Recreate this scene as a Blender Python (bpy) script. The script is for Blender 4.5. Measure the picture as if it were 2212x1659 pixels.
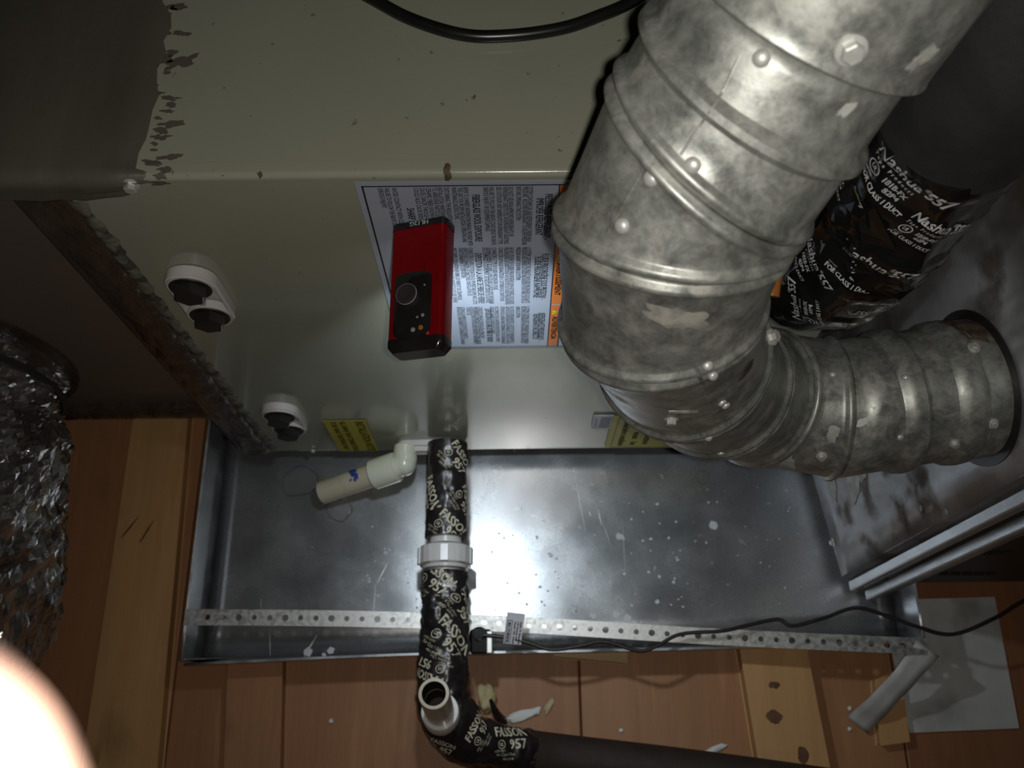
import bpy, bmesh, math, random
from mathutils import Vector, Matrix, noise
from mathutils.bvhtree import BVHTree
V = Vector
random.seed(7)
scene = bpy.context.scene
for o in list(bpy.data.objects): bpy.data.objects.remove(o)
COL = scene.collection
# ------------------------------------------------------------------ camera
PITCH, ROLL, FPX = math.radians(68), math.radians(0.6), 2000.0
CAM = V((0, -.312, 1.0))
FW = V((0, math.cos(PITCH), -math.sin(PITCH)))
_up = V((0, math.sin(PITCH), math.cos(PITCH))); _rt = V((1, 0, 0))
UP = _up*math.cos(ROLL) + _rt*math.sin(ROLL)
RT = _rt*math.cos(ROLL) - _up*math.sin(ROLL)
cd = bpy.data.cameras.new('camera'); cam = bpy.data.objects.new('camera', cd); COL.objects.link(cam)
m = Matrix((RT, UP, -FW)).transposed().to_4x4(); m.translation = CAM
cam.matrix_world = m
cd.sensor_width = 36; cd.lens = FPX/2212*36; cd.clip_start = .002; cd.clip_end = 50
scene.camera = cam
cd.dof.use_dof = True; cd.dof.focus_distance = .56; cd.dof.aperture_fstop = cd.lens/2.4
# ------------------------------------------------------------------ world, lights, exposure
w = bpy.data.worlds.new('attic_dark'); scene.world = w; w.use_nodes = True
w.node_tree.nodes['Background'].inputs[0].default_value = (1, .9, .8, 1)
w.node_tree.nodes['Background'].inputs[1].default_value = .010
ld = bpy.data.lights.new('camera_flash', 'SPOT'); ld.energy = 5.2; ld.color = (1, .97, .9)
ld.shadow_soft_size = .004; ld.spot_size = math.radians(114); ld.spot_blend = .9
flash = bpy.data.objects.new('camera_flash', ld); COL.objects.link(flash)
m2 = m.copy(); m2.translation = CAM + RT*.012 + UP*.002; flash.matrix_world = m2
scene.view_settings.view_transform = 'Standard'; scene.view_settings.look = 'None'
scene.view_settings.exposure = 0; scene.view_settings.gamma = 1; scene.view_settings.use_curve_mapping = False

# ------------------------------------------------------------------ helpers
def ray(px, py): return FW*FPX + RT*(px-1106) - UP*(py-829.5)
def at(px, py, d): return CAM + ray(px, py)*(d/FPX)
def hit(px, py, ax, val):
    r = ray(px, py); return CAM + r*((val-CAM[ax])/r[ax])
ORI = {}
def ori(p): return ORI.get(p.name, V((0, 0, 0))) if p else V((0, 0, 0))
def thing(name, label, cat, loc=(0, 0, 0), group=None):
    o = bpy.data.objects.new(name, None); COL.objects.link(o); o.location = loc; o.empty_display_size = .02
    ORI[o.name] = V(loc); o['label'] = label; o['category'] = cat
    if group: o['group'] = group
    return o
def tag(o, label, cat, group=None):
    o['label'] = label; o['category'] = cat
    if group: o['group'] = group
    return o
def mesh(name, vs, fs, mat, parent=None, smooth=False, label=None, solid=0, bev=0):
    me = bpy.data.meshes.new(name); oo = ori(parent); org = oo
    if parent is None and vs:
        n = len(vs); org = V((sum(v[0] for v in vs)/n, sum(v[1] for v in vs)/n, min(v[2] for v in vs)))
    me.from_pydata([tuple(V(v)-org) for v in vs], [], fs); me.update()
    if smooth is True:
        for p in me.polygons: p.use_smooth = True
    me.materials.append(mat)
    o = bpy.data.objects.new(name, me); COL.objects.link(o)
    if parent: o.parent = parent; ORI[o.name] = oo
    else: o.location = org; ORI[o.name] = org
    if smooth == 'auto':
        for p in me.polygons: p.use_smooth = True
        try: me.set_sharp_from_angle(angle=math.radians(35))
        except Exception: pass
    if solid:
        s = o.modifiers.new('solid', 'SOLIDIFY'); s.thickness = solid; s.offset = -1
    if bev:
        b = o.modifiers.new('bevel', 'BEVEL'); b.width = bev; b.segments = 2; b.limit_method = 'ANGLE'
    if label: o['label'] = label
    return o
def shared(name, me, loc, rot=None, parent=None, scale=1):
    o = bpy.data.objects.new(name, me); COL.objects.link(o); o.parent = parent
    mm = (rot.to_4x4() if rot else Matrix.Identity(4)) @ Matrix.Scale(scale, 4)
    mm.translation = V(loc) - ori(parent); o.matrix_basis = mm
    return o
def struct(o): o['kind'] = 'structure'; return o
def boxvf(a, b):
    x0, y0, z0 = a; x1, y1, z1 = b
    vs = [(x0,y0,z0),(x1,y0,z0),(x1,y1,z0),(x0,y1,z0),(x0,y0,z1),(x1,y0,z1),(x1,y1,z1),(x0,y1,z1)]
    return vs, [(3,2,1,0),(4,5,6,7),(0,1,5,4),(1,2,6,5),(2,3,7,6),(3,0,4,7)]
def box(name, a, b, mat, parent=None, bev=0, **k):
    vs, fs = boxvf(a, b); return mesh(name, vs, fs, mat, parent, bev=bev, **k)
def basis(d, hint=V((0, 0, 1))):
    d = V(d).normalized(); h = V(hint)
    if abs(d.dot(h.normalized())) > .97: h = V((0, 1, .1))
    a = (h - d*h.dot(d)).normalized(); return a, d.cross(a)
def loft(rings, close=True, cap=(False, False)):
    n = len(rings[0]); vs = [p for r in rings for p in r]; fs = []
    for i in range(len(rings)-1):
        for j in range(n if close else n-1):
            k = (j+1) % n; fs.append((i*n+j, i*n+k, (i+1)*n+k, (i+1)*n+j))
    if cap[0]: fs.append(tuple(reversed(range(n))))
    if cap[1]: fs.append(tuple((len(rings)-1)*n+j for j in range(n)))
    return vs, fs
def crom(pts, n):
    pts = [V(p) for p in pts]; P = [pts[0]*2-pts[1]] + pts + [pts[-1]*2-pts[-2]]; out = []
    for i in range(1, len(P)-2):
        a, b, c, d = P[i-1:i+3]
        for k in range(n):
            t = k/n; out.append(.5*((2*b)+(c-a)*t+(2*a-5*b+4*c-d)*t*t+(3*b-a-3*c+d)*t**3))
    out.append(pts[-1]); return out
def frames(pts, hint=V((0, 0, 1))):
    fr = []; a = None
    for i, p in enumerate(pts):
        d = (pts[min(i+1, len(pts)-1)]-pts[max(i-1, 0)]).normalized()
        if a is None: a, b = basis(d, hint)
        else: a = (a - d*a.dot(d)).normalized(); b = d.cross(a)
        fr.append((p, d, a, b))
    return fr
def tubevf(pts, r, n=16, cap=(True, True), rf=None, hint=V((0, 0, 1))):
    rings = []; L = 0; prev = None
    for i, (p, d, a, b) in enumerate(frames([V(q) for q in pts], hint)):
        if prev is not None: L += (p-prev).length
        prev = p; ring = []
        for j in range(n):
            th = 2*math.pi*j/n; rr = r[i] if isinstance(r, (list, tuple)) else r
            if rf: rr = rf(L, th, rr)
            ring.append(p + (a*math.cos(th)+b*math.sin(th))*rr)
        rings.append(ring)
    return loft(rings, True, cap)
def tube(name, pts, r, mat, parent=None, n=16, cap=(True, True), rf=None, smooth='auto', **k):
    vs, fs = tubevf(pts, r, n, cap, rf); return mesh(name, vs, fs, mat, parent, smooth, **k)
def revolve(name, o, d, prof, mat, parent=None, n=32, hint=V((0, 0, 1)), cap=(True, True), **k):
    o = V(o); d = V(d).normalized(); a, b = basis(d, hint)
    rings = [[o + d*t + (a*math.cos(2*math.pi*j/n)+b*math.sin(2*math.pi*j/n))*max(r, 1e-5) for j in range(n)] for t, r in prof]
    vs, fs = loft(rings, True, cap); return mesh(name, vs, fs, mat, parent, 'auto', **k)
def join(parts):
    vs, fs = [], []
    for v, f in parts:
        n = len(vs); vs += list(v); fs += [tuple(i+n for i in q) for q in f]
    return vs, fs
def extrude(poly, d):
    n = len(poly); vs = [V(p) for p in poly] + [V(p)+V(d) for p in poly]
    return vs, [tuple(range(n)), tuple(range(2*n-1, n-1, -1))] + [(j, (j+1) % n, n+(j+1) % n, n+j) for j in range(n)]
# ---- text as flat print
_tc = {}
def glyphs(s):
    if s not in _tc:
        c = bpy.data.curves.new('t', 'FONT'); c.body = s; c.size = 1; c.resolution_u = 2; c.fill_mode = 'FRONT'
        o = bpy.data.objects.new('t', c); me = bpy.data.meshes.new_from_object(o)
        vs = [(v.co.x, v.co.y) for v in me.vertices]; fs = [tuple(p.vertices) for p in me.polygons]
        w = max([v[0] for v in vs] or [1])
        bpy.data.objects.remove(o); bpy.data.curves.remove(c); bpy.data.meshes.remove(me)
        _tc[s] = (vs, fs, w)
    return _tc[s]
def text2d(s, h, w=None, bold=0, center=False):
    """cap height h, optional total width w"""
    vs, fs, ww = glyphs(s); k = h/.70; kx = (w/ww) if w else k
    off = -ww*kx/2 if center else 0
    out = [(x*kx+off, y*k) for x, y in vs]
    if bold:
        n = len(out); out = out + [(x+bold, y) for x, y in out] + [(x+bold/2, y+bold/2) for x, y in out]
        fs = fs + [tuple(i+n for i in f) for f in fs] + [tuple(i+2*n for i in f) for f in fs]
    return out, fs
def ring2d(cx, cy, r, t, n=20):
    vs = []; fs = []
    for j in range(n):
        a = 2*math.pi*j/n; vs += [(cx+r*math.cos(a), cy+r*math.sin(a)), (cx+(r-t)*math.cos(a), cy+(r-t)*math.sin(a))]
    for j in range(n):
        k = (j+1) % n; fs.append((2*j, 2*k, 2*k+1, 2*j+1))
    return vs, fs
def shift2d(vf, dx, dy): return [(x+dx, y+dy) for x, y in vf[0]], vf[1]
def rect2d(x0, y0, x1, y1): return [(x0,y0),(x1,y0),(x1,y1),(x0,y1)], [(0,1,2,3)]
def place2d(vf, fn): return [fn(x, y) for x, y in vf[0]], vf[1]
BV = {}
def bvh_of(objs):
    parts = []
    for o in objs:
        parts.append(([o.matrix_basis @ v.co + (ori(o.parent) if o.parent else V()) for v in o.data.vertices], [tuple(p.vertices) for p in o.data.polygons]))
    vs, fs = join(parts); return BVHTree.FromPolygons(vs, fs)
def blob(bv, c, n, size, seed, lift=.0004, irr=.35, k=14, stretch=1, ang=0):
    """irregular patch draped on a surface round point c with normal n"""
    a, b = basis(n); ca, sa = math.cos(ang), math.sin(ang); a, b = a*ca+b*sa, b*ca-a*sa
    rnd = random.Random(seed); vs = []; fs = []
    k = max(k, 26) if irr > .1 else k
    prof = [1+irr*1.3*(noise.noise(V((math.cos(2*math.pi*j/k)*1.1, math.sin(2*math.pi*j/k)*1.1, seed*1.7)))+.55*noise.noise(V((math.cos(2*math.pi*j/k)*3.2, math.sin(2*math.pi*j/k)*3.2, seed*2.3)))+.3*noise.noise(V((j*1.3, seed, 0)))) for j in range(k)]
    rows = 3
    def proj(p):
        h = bv.ray_cast(p+n*.02, -n, .06)
        if h[0] is None: h = bv.find_nearest(p)
        return h[0] + (h[1] if h[1].dot(n) > 0 else -h[1])*lift
    vs.append(proj(c))
    for r in range(1, rows+1):
        for j in range(k):
            th = 2*math.pi*j/k; R = size*prof[j]*r/rows
            vs.append(proj(c + a*math.cos(th)*R*stretch + b*math.sin(th)*R))
    for j in range(k): fs.append((0, 1+j, 1+(j+1) % k))
    for r in range(rows-1):
        for j in range(k):
            s = 1+r*k; e = 1+(r+1)*k; q = (j+1) % k; fs.append((s+j, e+j, e+q, s+q))
    return vs, fs
def cast(bv, px, py):
    h = bv.ray_cast(CAM, ray(px, py).normalized())
    if h[0] is None: return None
    n = h[1] if h[1].dot(ray(px, py)) < 0 else -h[1]
    return h[0], n.normalized()

# ------------------------------------------------------------------ materials
def nmat(name, col, rough=.5, metal=0, col2=None, nscale=20, cut=(.4, .6), detail=5, rvar=0, bump=0, bscale=200, coat=0, spec=.5, stretch=(1, 1, 1), coord='Object', trans=0, sss=0, distort=0, nrough=.5):
    mt = bpy.data.materials.new(name); mt.use_nodes = True; nt = mt.node_tree; N = nt.nodes; L = nt.links
    b = N['Principled BSDF']; b.inputs['Base Color'].default_value = (*col, 1); b.inputs['Roughness'].default_value = rough
    b.inputs['Metallic'].default_value = metal; b.inputs['Coat Weight'].default_value = coat; b.inputs['Coat Roughness'].default_value = .06
    b.inputs['Specular IOR Level'].default_value = spec; b.inputs['Transmission Weight'].default_value = trans
    if sss: b.inputs['Subsurface Weight'].default_value = sss; b.inputs['Subsurface Radius'].default_value = (.01, .004, .002)
    tc = N.new('ShaderNodeTexCoord'); mp = N.new('ShaderNodeMapping'); mp.inputs['Scale'].default_value = stretch
    L.new(tc.outputs[coord], mp.inputs[0])
    if col2 or rvar:
        nz = N.new('ShaderNodeTexNoise'); nz.inputs['Scale'].default_value = nscale; nz.inputs['Detail'].default_value = detail
        nz.inputs['Distortion'].default_value = distort; nz.inputs['Roughness'].default_value = nrough
        L.new(mp.outputs[0], nz.inputs['Vector'])
        cr = N.new('ShaderNodeValToRGB'); cr.color_ramp.elements[0].position = cut[0]; cr.color_ramp.elements[1].position = cut[1]
        L.new(nz.outputs['Fac'], cr.inputs[0])
        if col2:
            cr.color_ramp.elements[0].color = (*col, 1); cr.color_ramp.elements[1].color = (*col2, 1); L.new(cr.outputs[0], b.inputs['Base Color'])
        if rvar:
            mr = N.new('ShaderNodeMapRange'); mr.inputs[3].default_value = rough; mr.inputs[4].default_value = rough+rvar
            mr.inputs[1].default_value = .35; mr.inputs[2].default_value = .65
            L.new(nz.outputs['Fac'], mr.inputs[0]); L.new(mr.outputs[0], b.inputs['Roughness'])
    if bump:
        n2 = N.new('ShaderNodeTexNoise'); n2.inputs['Scale'].default_value = bscale; n2.inputs['Detail'].default_value = 4
        L.new(mp.outputs[0], n2.inputs['Vector']); bp = N.new('ShaderNodeBump'); bp.inputs['Strength'].default_value = bump; bp.inputs['Distance'].default_value = .002
        L.new(n2.outputs['Fac'], bp.inputs['Height']); L.new(bp.outputs[0], b.inputs['Normal'])
    return mt
def addlayer(mt, col, nscale, cut, fac=1, stretch=(1, 1, 1), detail=6, rough=None, vor=False, seed=0):
    """mix a second noise layer over the base colour (stains, spangle, dirt)"""
    nt = mt.node_tree; N = nt.nodes; L = nt.links; b = N['Principled BSDF']
    tc = N.new('ShaderNodeTexCoord'); mp = N.new('ShaderNodeMapping'); mp.inputs['Scale'].default_value = stretch; mp.inputs['Location'].default_value = (seed, seed*2, seed*.5)
    L.new(tc.outputs['Object'], mp.inputs[0])
    if vor: nz = N.new('ShaderNodeTexVoronoi'); out = nz.outputs['Color']
    else: nz = N.new('ShaderNodeTexNoise'); nz.inputs['Detail'].default_value = detail; nz.inputs['Roughness'].default_value = .68 if detail > 8 else .5; out = nz.outputs['Fac']
    nz.inputs['Scale'].default_value = nscale; L.new(mp.outputs[0], nz.inputs['Vector'])
    mr = N.new('ShaderNodeMapRange'); mr.inputs[1].default_value = cut[0]; mr.inputs[2].default_value = cut[1]; mr.inputs[4].default_value = fac
    L.new(out, mr.inputs[0])
    mx = N.new('ShaderNodeMix'); mx.data_type = 'RGBA'; L.new(mr.outputs[0], mx.inputs[0]); mx.inputs[7].default_value = (*col, 1)
    ic = b.inputs['Base Color']
    if ic.is_linked: L.new(ic.links[0].from_socket, mx.inputs[6])
    else: mx.inputs[6].default_value = ic.default_value
    L.new(mx.outputs[2], ic)
    if rough is not None:
        ir = b.inputs['Roughness']; m3 = N.new('ShaderNodeMix'); L.new(mr.outputs[0], m3.inputs[0]); m3.inputs[3].default_value = rough
        if ir.is_linked: L.new(ir.links[0].from_socket, m3.inputs[2])
        else: m3.inputs[2].default_value = ir.default_value
        L.new(m3.outputs[0], ir)
    return mt
M = {}
M['paint'] = addlayer(nmat('cabinet_paint', (.285, .288, .222), .16, 0, (.305, .308, .24), 6, bump=.02, bscale=700, coat=.35, spec=.5), (.10, .09, .06), 160, (.72, .76), .7, detail=2)
M['flue'] = addlayer(addlayer(addlayer(addlayer(nmat('galvanized_flue', (.215, .225, .21), .34, .6, (.48, .48, .44), 70, (.36, .64), 10, rvar=.22, bump=.09, bscale=160, distort=.3, nrough=.72), (.14, .14, .13), 30, (.55, .68), .6, seed=3, detail=10), (.50, .47, .41), 40, (.57, .67), .6, detail=10, rough=.75, seed=9), (.14, .13, .12), 110, (.60, .70), .5, seed=6, detail=8), (.07, .06, .05), 420, (.70, .76), .4, detail=2)
M['galv'] = addlayer(nmat('galvanized_sheet', (.42, .43, .45), .34, .85, (.55, .56, .57), 40, (.35, .65), 6, rvar=.14, bump=.05, bscale=300), (.30, .30, .31), 900, (.3, .9), .4, vor=True)
M['galv_worn'] = addlayer(addlayer(nmat('galvanized_sheet_worn', (.42, .43, .46), .38, .5, (.70, .73, .80), 30, (.42, .58), 8, rvar=.2, bump=.05, bscale=250, stretch=(1, 1, .45)), (.13, .10, .08), 18, (.52, .64), .85, seed=4, rough=.7), (.10, .075, .055), 5, (.42, .58), .72, seed=1)
M['pan'] = addlayer(addlayer(nmat('galvanized_pan', (.46, .47, .49), .23, .84, (.54, .55, .57), 18, (.35, .65), 6, rvar=.07, bump=.045, bscale=900), (.24, .245, .255), 1100, (.3, 1.0), .5, vor=True), (.55, .56, .58), 60, (.70, .735), .5, detail=3, rough=.5, seed=5)
M['dusty'] = addlayer(addlayer(nmat('dusty_galvanized', (.46, .45, .43), .5, .12, (.54, .53, .51), 22, (.35, .65), 8, rvar=.15), (.2, .18, .165), 14, (.52, .66), .6, seed=2), (.52, .50, .48), 34, (.66, .72), .6, seed=8)
M['strap'] = addlayer(nmat('galvanized_strap', (.42, .41, .39), .38, .85, (.52, .51, .49), 220, (.4, .6), 4, rvar=.15), (.3, .28, .26), 420, (.55, .65), .5)
M['mastic'] = nmat('dark_duct_mastic', (.062, .056, .042), .42, 0, (.105, .095, .075), 14, (.35, .65), 6, bump=.5, bscale=45, stretch=(1, .25, 1))
M['mastic_wet'] = nmat('glossy_dark_mastic', (.040, .026, .018), .3, 0, (.06, .04, .028), 60, (.35, .65), 6, bump=.9, bscale=160, stretch=(1, 1, .5))
M['mastic_rim'] = nmat('grey_mastic_residue', (.16, .15, .12), .6, 0, (.05, .045, .035), 90, (.45, .6), 6, bump=.6, bscale=200)
M['plenum'] = addlayer(nmat('stained_plenum_metal', (.145, .122, .108), .42, .2, (.155, .11, .085), 6, (.35, .65), 6, rvar=.15, bump=.1, bscale=60), (.30, .27, .24), 240, (.74, .77), .5, detail=2)
M['brown'] = nmat('brown_furnace_casing', (.055, .036, .024), .5, .15, (.075, .055, .04), 12, (.4, .65), 6, bump=.08, bscale=80)
M['film'] = nmat('duct_jacket_film', (.22, .20, .19), .13, .85, (.45, .43, .41), 25, (.4, .65), 5, bump=.5, bscale=120, spec=.8)
M['pvc'] = nmat('white_pvc', (.66, .64, .62), .28, 0, (.60, .57, .56), 20, bump=.02, bscale=300, coat=.2)
M['elbow'] = nmat('ivory_pvc', (.66, .67, .55), .22, 0, (.62, .63, .5), 20, coat=.3)
M['cream'] = addlayer(nmat('cream_pipe', (.50, .44, .33), .33, 0, (.56, .50, .40), 18, (.4, .6), coat=.15), (.4, .36, .26), 60, (.6, .7), .5)
M['tape'] = nmat('black_foil_tape', (.014, .011, .011), .30, 0, (.022, .017, .017), 40, bump=.25, bscale=130, spec=.5, coat=.08)
M['tape2'] = nmat('glossy_black_tape', (.006, .006, .006), .10, 0, (.010, .010, .010), 30, bump=.05, bscale=70, spec=.6, coat=.3)
M['print'] = nmat('cream_tape_print', (.60, .55, .42), .5)
M['print2'] = nmat('silver_tape_print', (.48, .48, .47), .45)
M['foam'] = nmat('dark_pipe_foam', (.028, .017, .013), .7, 0, (.036, .022, .016), 60, bump=.2, bscale=400)
M['foamblack'] = nmat('black_pipe_foam', (.016, .016, .015), .6, 0, (.022, .021, .02), 60, bump=.15, bscale=300)
M['rubber'] = nmat('black_cable_jacket', (.008, .008, .008), .3, 0, (.012, .012, .012), 50, spec=.5)
M['wire'] = nmat('brown_black_wire', (.022, .016, .014), .4, 0, (.03, .022, .018), 60)
M['plug'] = nmat('black_plug_plastic', (.014, .012, .011), .45, 0, (.02, .018, .016), 50)
M['portwhite'] = nmat('white_port_plastic', (.58, .55, .53), .4, 0, (.5, .47, .45), 30)
M['labelblue'] = nmat('label_vinyl', (.33, .37, .45), .22, 0, (.35, .39, .47), 10, coat=.3)
M['white'] = nmat('white_sticker', (.62, .62, .66), .5, 0, (.58, .58, .62), 30)
M['ink'] = nmat('black_ink', (.012, .012, .014), .45)
M['orange'] = nmat('orange_ink', (.62, .17, .03), .35, 0, (.6, .16, .03), 20)
M['yellow'] = nmat('yellow_sticker', (.46, .40, .03), .4, 0, (.42, .36, .03), 30)
M['yellow2'] = nmat('bright_yellow_ink', (.70, .60, .02), .4)
M['olive'] = nmat('olive_ink', (.15, .13, .02), .5)
M['greyink'] = nmat('grey_ink', (.22, .22, .26), .5)
M['red'] = nmat('anodized_red', (.34, .006, .010), .27, .55, (.30, .005, .009), 30, bump=.02, bscale=500)
M['gloss'] = nmat('black_gloss_plastic', (.012, .010, .010), .14, 0, (.016, .014, .014), 60, spec=.6)
M['lens'] = nmat('dark_lens', (.05, .04, .04), .12, .3)
M['chrome'] = nmat('bright_steel', (.55, .55, .52), .36, .6)
M['rivet'] = nmat('dull_zinc', (.52, .52, .49), .42, .4, (.6, .6, .56), 300)
M['rust'] = nmat('rust_stain', (.05, .032, .022), .8, 0, (.11, .075, .05), 90, (.4, .6), bump=.4, bscale=300)
M['whitepaint'] = nmat('white_paint_fleck', (.7, .7, .68), .6)
M['cementgrey'] = nmat('dried_sealant', (.44, .44, .40), .7, 0, (.30, .30, .27), 90, (.42, .6), bump=.3, bscale=260)
M['dustpatch'] = nmat('beige_dust', (.40, .37, .32), .75, .1, (.24, .23, .21), 120, (.42, .6), 9, nrough=.7)
M['brass'] = nmat('brass_screw', (.55, .36, .08), .3, .9)
M['copper'] = nmat('orange_copper', (.62, .24, .05), .35, .5, (.5, .17, .04), 40)
M['bluemark'] = nmat('blue_marker', (.03, .06, .28), .5)
M['foamscrap'] = nmat('pale_foam_scrap', (.56, .47, .26), .8, 0, (.45, .37, .2), 60, bump=.4, bscale=200)
M['shim'] = nmat('pale_shim_wood', (.52, .36, .17), .6, 0, (.45, .3, .14), 8, stretch=(1, 8, 1))
def watermat():
    mt = bpy.data.materials.new('clear_water'); mt.use_nodes = True; nt = mt.node_tree; nt.nodes.remove(nt.nodes['Principled BSDF'])
    tr = nt.nodes.new('ShaderNodeBsdfTransparent'); gl = nt.nodes.new('ShaderNodeBsdfGlossy'); gl.inputs['Roughness'].default_value = .03
    fr = nt.nodes.new('ShaderNodeFresnel'); fr.inputs[0].default_value = 1.33; mx = nt.nodes.new('ShaderNodeMixShader')
    tr.inputs[0].default_value = (.99, .99, .99, 1)
    nt.links.new(fr.outputs[0], mx.inputs[0]); nt.links.new(tr.outputs[0], mx.inputs[1]); nt.links.new(gl.outputs[0], mx.inputs[2])
    nt.links.new(mx.outputs[0], nt.nodes['Material Output'].inputs[0]); return mt
M['water'] = watermat()
def wood(name, c1, c2, seed):
    mt = nmat(name, c1, .55, 0, c2, 5, (.3, .7), 8, bump=.12, bscale=40, stretch=(6, .6, 1), distort=1.2)
    addlayer(mt, tuple(x*.45 for x in c1), 12, (.62, .75), .5, (1, .6, 1), seed=seed)
    addlayer(mt, tuple(min(1, x*1.35) for x in c2), 26, (.6, .72), .45, (3, .3, 1), seed=seed+3)
    return mt
M['wood1'] = wood('brown_floor_wood', (.265, .113, .044), (.34, .15, .060), 1)
M['wood2'] = wood('orange_floor_wood', (.30, .135, .055), (.37, .172, .073), 4)
M['wood3'] = wood('pale_pine', (.44, .235, .09), (.52, .295, .122), 8)
M['woodd'] = wood('reddish_floor_wood', (.20, .080, .034), (.255, .105, .044), 11)
M['knot'] = nmat('pine_knot', (.085, .032, .013), .6, 0, (.14, .06, .025), 70, bump=.2, bscale=90)
def emis(name, col, s):
    mt = bpy.data.materials.new(name); mt.use_nodes = True; b = mt.node_tree.nodes['Principled BSDF']
    b.inputs['Emission Color'].default_value = (*col, 1); b.inputs['Emission Strength'].default_value = s; b.inputs['Base Color'].default_value = (.8, .8, .8, 1)
    return mt

# shared small meshes: rivet dome, hex screw head
def mk(name, parts, mat, smooth=True):
    vs, fs = join(parts); me = bpy.data.meshes.new(name); me.from_pydata([tuple(v) for v in vs], [], fs); me.materials.append(mat)
    if smooth:
        for p in me.polygons: p.use_smooth = True
        me.set_sharp_from_angle(angle=math.radians(35))
    me.update(); return me
def revvf(prof, n=16, rot=0):
    return loft([[V((max(r, 1e-5)*math.cos(2*math.pi*j/n+rot), max(r, 1e-5)*math.sin(2*math.pi*j/n+rot), t)) for j in range(n)] for t, r in prof], True, (True, True))
RIVET = mk('rivet', [revvf([(-.001, .0031), (.0006, .0031), (.0014, .0026), (.0020, .0015), (.0021, .0001)])], M['rivet'])
HEXSCREW = mk('hex_screw', [revvf([(-.001, .0052), (.0006, .0054), (.0008, .0046)], 20), revvf([(.0006, .0038), (.0040, .0038), (.0044, .0032)], 6)], M['rivet'])
def zrot(n):
    a, b = basis(n); return Matrix((a, b, V(n).normalized())).transposed()

# ------------------------------------------------------------------ floor and its boards
ZF = -.022
floor = struct(box('floor', (-1.6, -1.2, ZF-.06), (1.6, 1.2, ZF-.022), M['woodd']))
struct(box('wall_back', (-1.6, 1.2, ZF-.06), (1.6, 1.24, 2.0), M['brown']))
struct(box('wall_left', (-1.64, -1.2, ZF-.06), (-1.6, 1.24, 2.0), M['brown'])); struct(box('wall_right', (1.6, -1.2, ZF-.06), (1.64, 1.24, 2.0), M['brown']))
struct(box('ceiling', (-1.64, -1.2, 2.0), (1.64, 1.24, 2.04), M['brown']))
xs = [-1.5, -1.2, -.9, -.62, -.36, .068, .40, .72, 1.1, 1.5]
for i in range(len(xs)-1):
    mt = ['wood1', 'wood2'][i % 2]
    if xs[i] > .38: mt = 'woodd'
    dz = random.uniform(-.0012, 0)
    box('plank', (xs[i]+.0008, -1.1, ZF-.02), (xs[i+1]-.0008, 1.1, ZF+dz), M[mt], floor, bev=.0015)
def board(pts, z0, z1, mat, name, parent=None):
    vs, fs = extrude([V((x, y, z0)) for x, y in pts], V((0, 0, z1-z0))); fs = [tuple(reversed(f)) for f in fs]
    return mesh(name, vs, fs, mat, parent, bev=.0012)
def pxy(px, py, z): h = hit(px, py, 2, z); return (h.x, h.y)
def strip(pl, pr, z, y0, y1):
    """board between two pixel-measured edge lines, run from y0 to y1"""
    out = []
    for (a, b), ys in ((pl, (y0, y1)), (pr, (y1, y0))):
        A = V(pxy(*a, z)); B = V(pxy(*b, z)); d = (B-A)/(B.y-A.y)
        for y in ys: out.append(tuple(A + d*(y-A.y)))
    return out
b1 = board(strip(((1600, 1400), (1638, 1631)), ((1740, 1400), (1789, 1650)), -.001, -.62, .12), ZF-.0005, -.0008, M['wood3'], 'support_board')
tag(b1, 'pale knotty pine board lying under the drain pan near the furnace', 'board')
b2 = board(strip(((494, 1440), (486, 1640)), ((608, 1440), (603, 1640)), -.001, -.5, .1), ZF-.0005, -.0008, M['wood2'], 'support_board')
tag(b2, 'orange brown board lying under the drain pan toward the silver flex duct', 'board')
b3 = board(strip(((286, 927), (229, 1312)), ((402, 927), (368, 1312)), -.004, -.33, .4), ZF-.0005, -.004, M['wood3'], 'loose_board')
tag(b3, 'pale board lying alongside the end lip of the drain pan', 'board')
b4 = board([pxy(1893, 1470, -.008), pxy(1945, 1450, -.008), pxy(1965, 1600, -.008), pxy(1905, 1608, -.008)][::-1], ZF-.0005, -.010, M['wood3'], 'wood_block')
tag(b4, 'short pale wood block beside the flat metal sheet', 'wood block')
b5 = board([pxy(1190, 1400, -.006), pxy(1353, 1400, -.006), pxy(1352, 1430, -.006), pxy(1200, 1416, -.006)][::-1], ZF-.0005, -.004, M['shim'], 'shim')
tag(b5, 'thin pale wood shim poking out under the front lip of the drain pan', 'shim')
bvb1 = bvh_of([b1])
for k, (px, py, s, st) in enumerate([(1672, 1548, .0085, .8), (1673, 1480, .006, .6), (1735, 1632, .006, 1.2)]):
    c = cast(bvb1, px, py)
    if c: mesh('knot', *blob(bvb1, c[0], c[1], s, 40+k, .0003, .25, 16, st), M['knot'], b1)

for a, b in (((300, 1115), (262, 1162)), ((333, 1122), (302, 1172))):
    A = hit(*a, 2, -.0038); B = hit(*b, 2, -.0038); d = (B-A).normalized().cross(V((0, 0, 1)))*.0012
    mesh('gouge', [A-d*.2, A.lerp(B, .5)-d, B-d*.6, B+d*.6, A.lerp(B, .5)+d, A+d*.2], [(0, 1, 2, 3, 4, 5)], M['knot'], b3)
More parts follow.
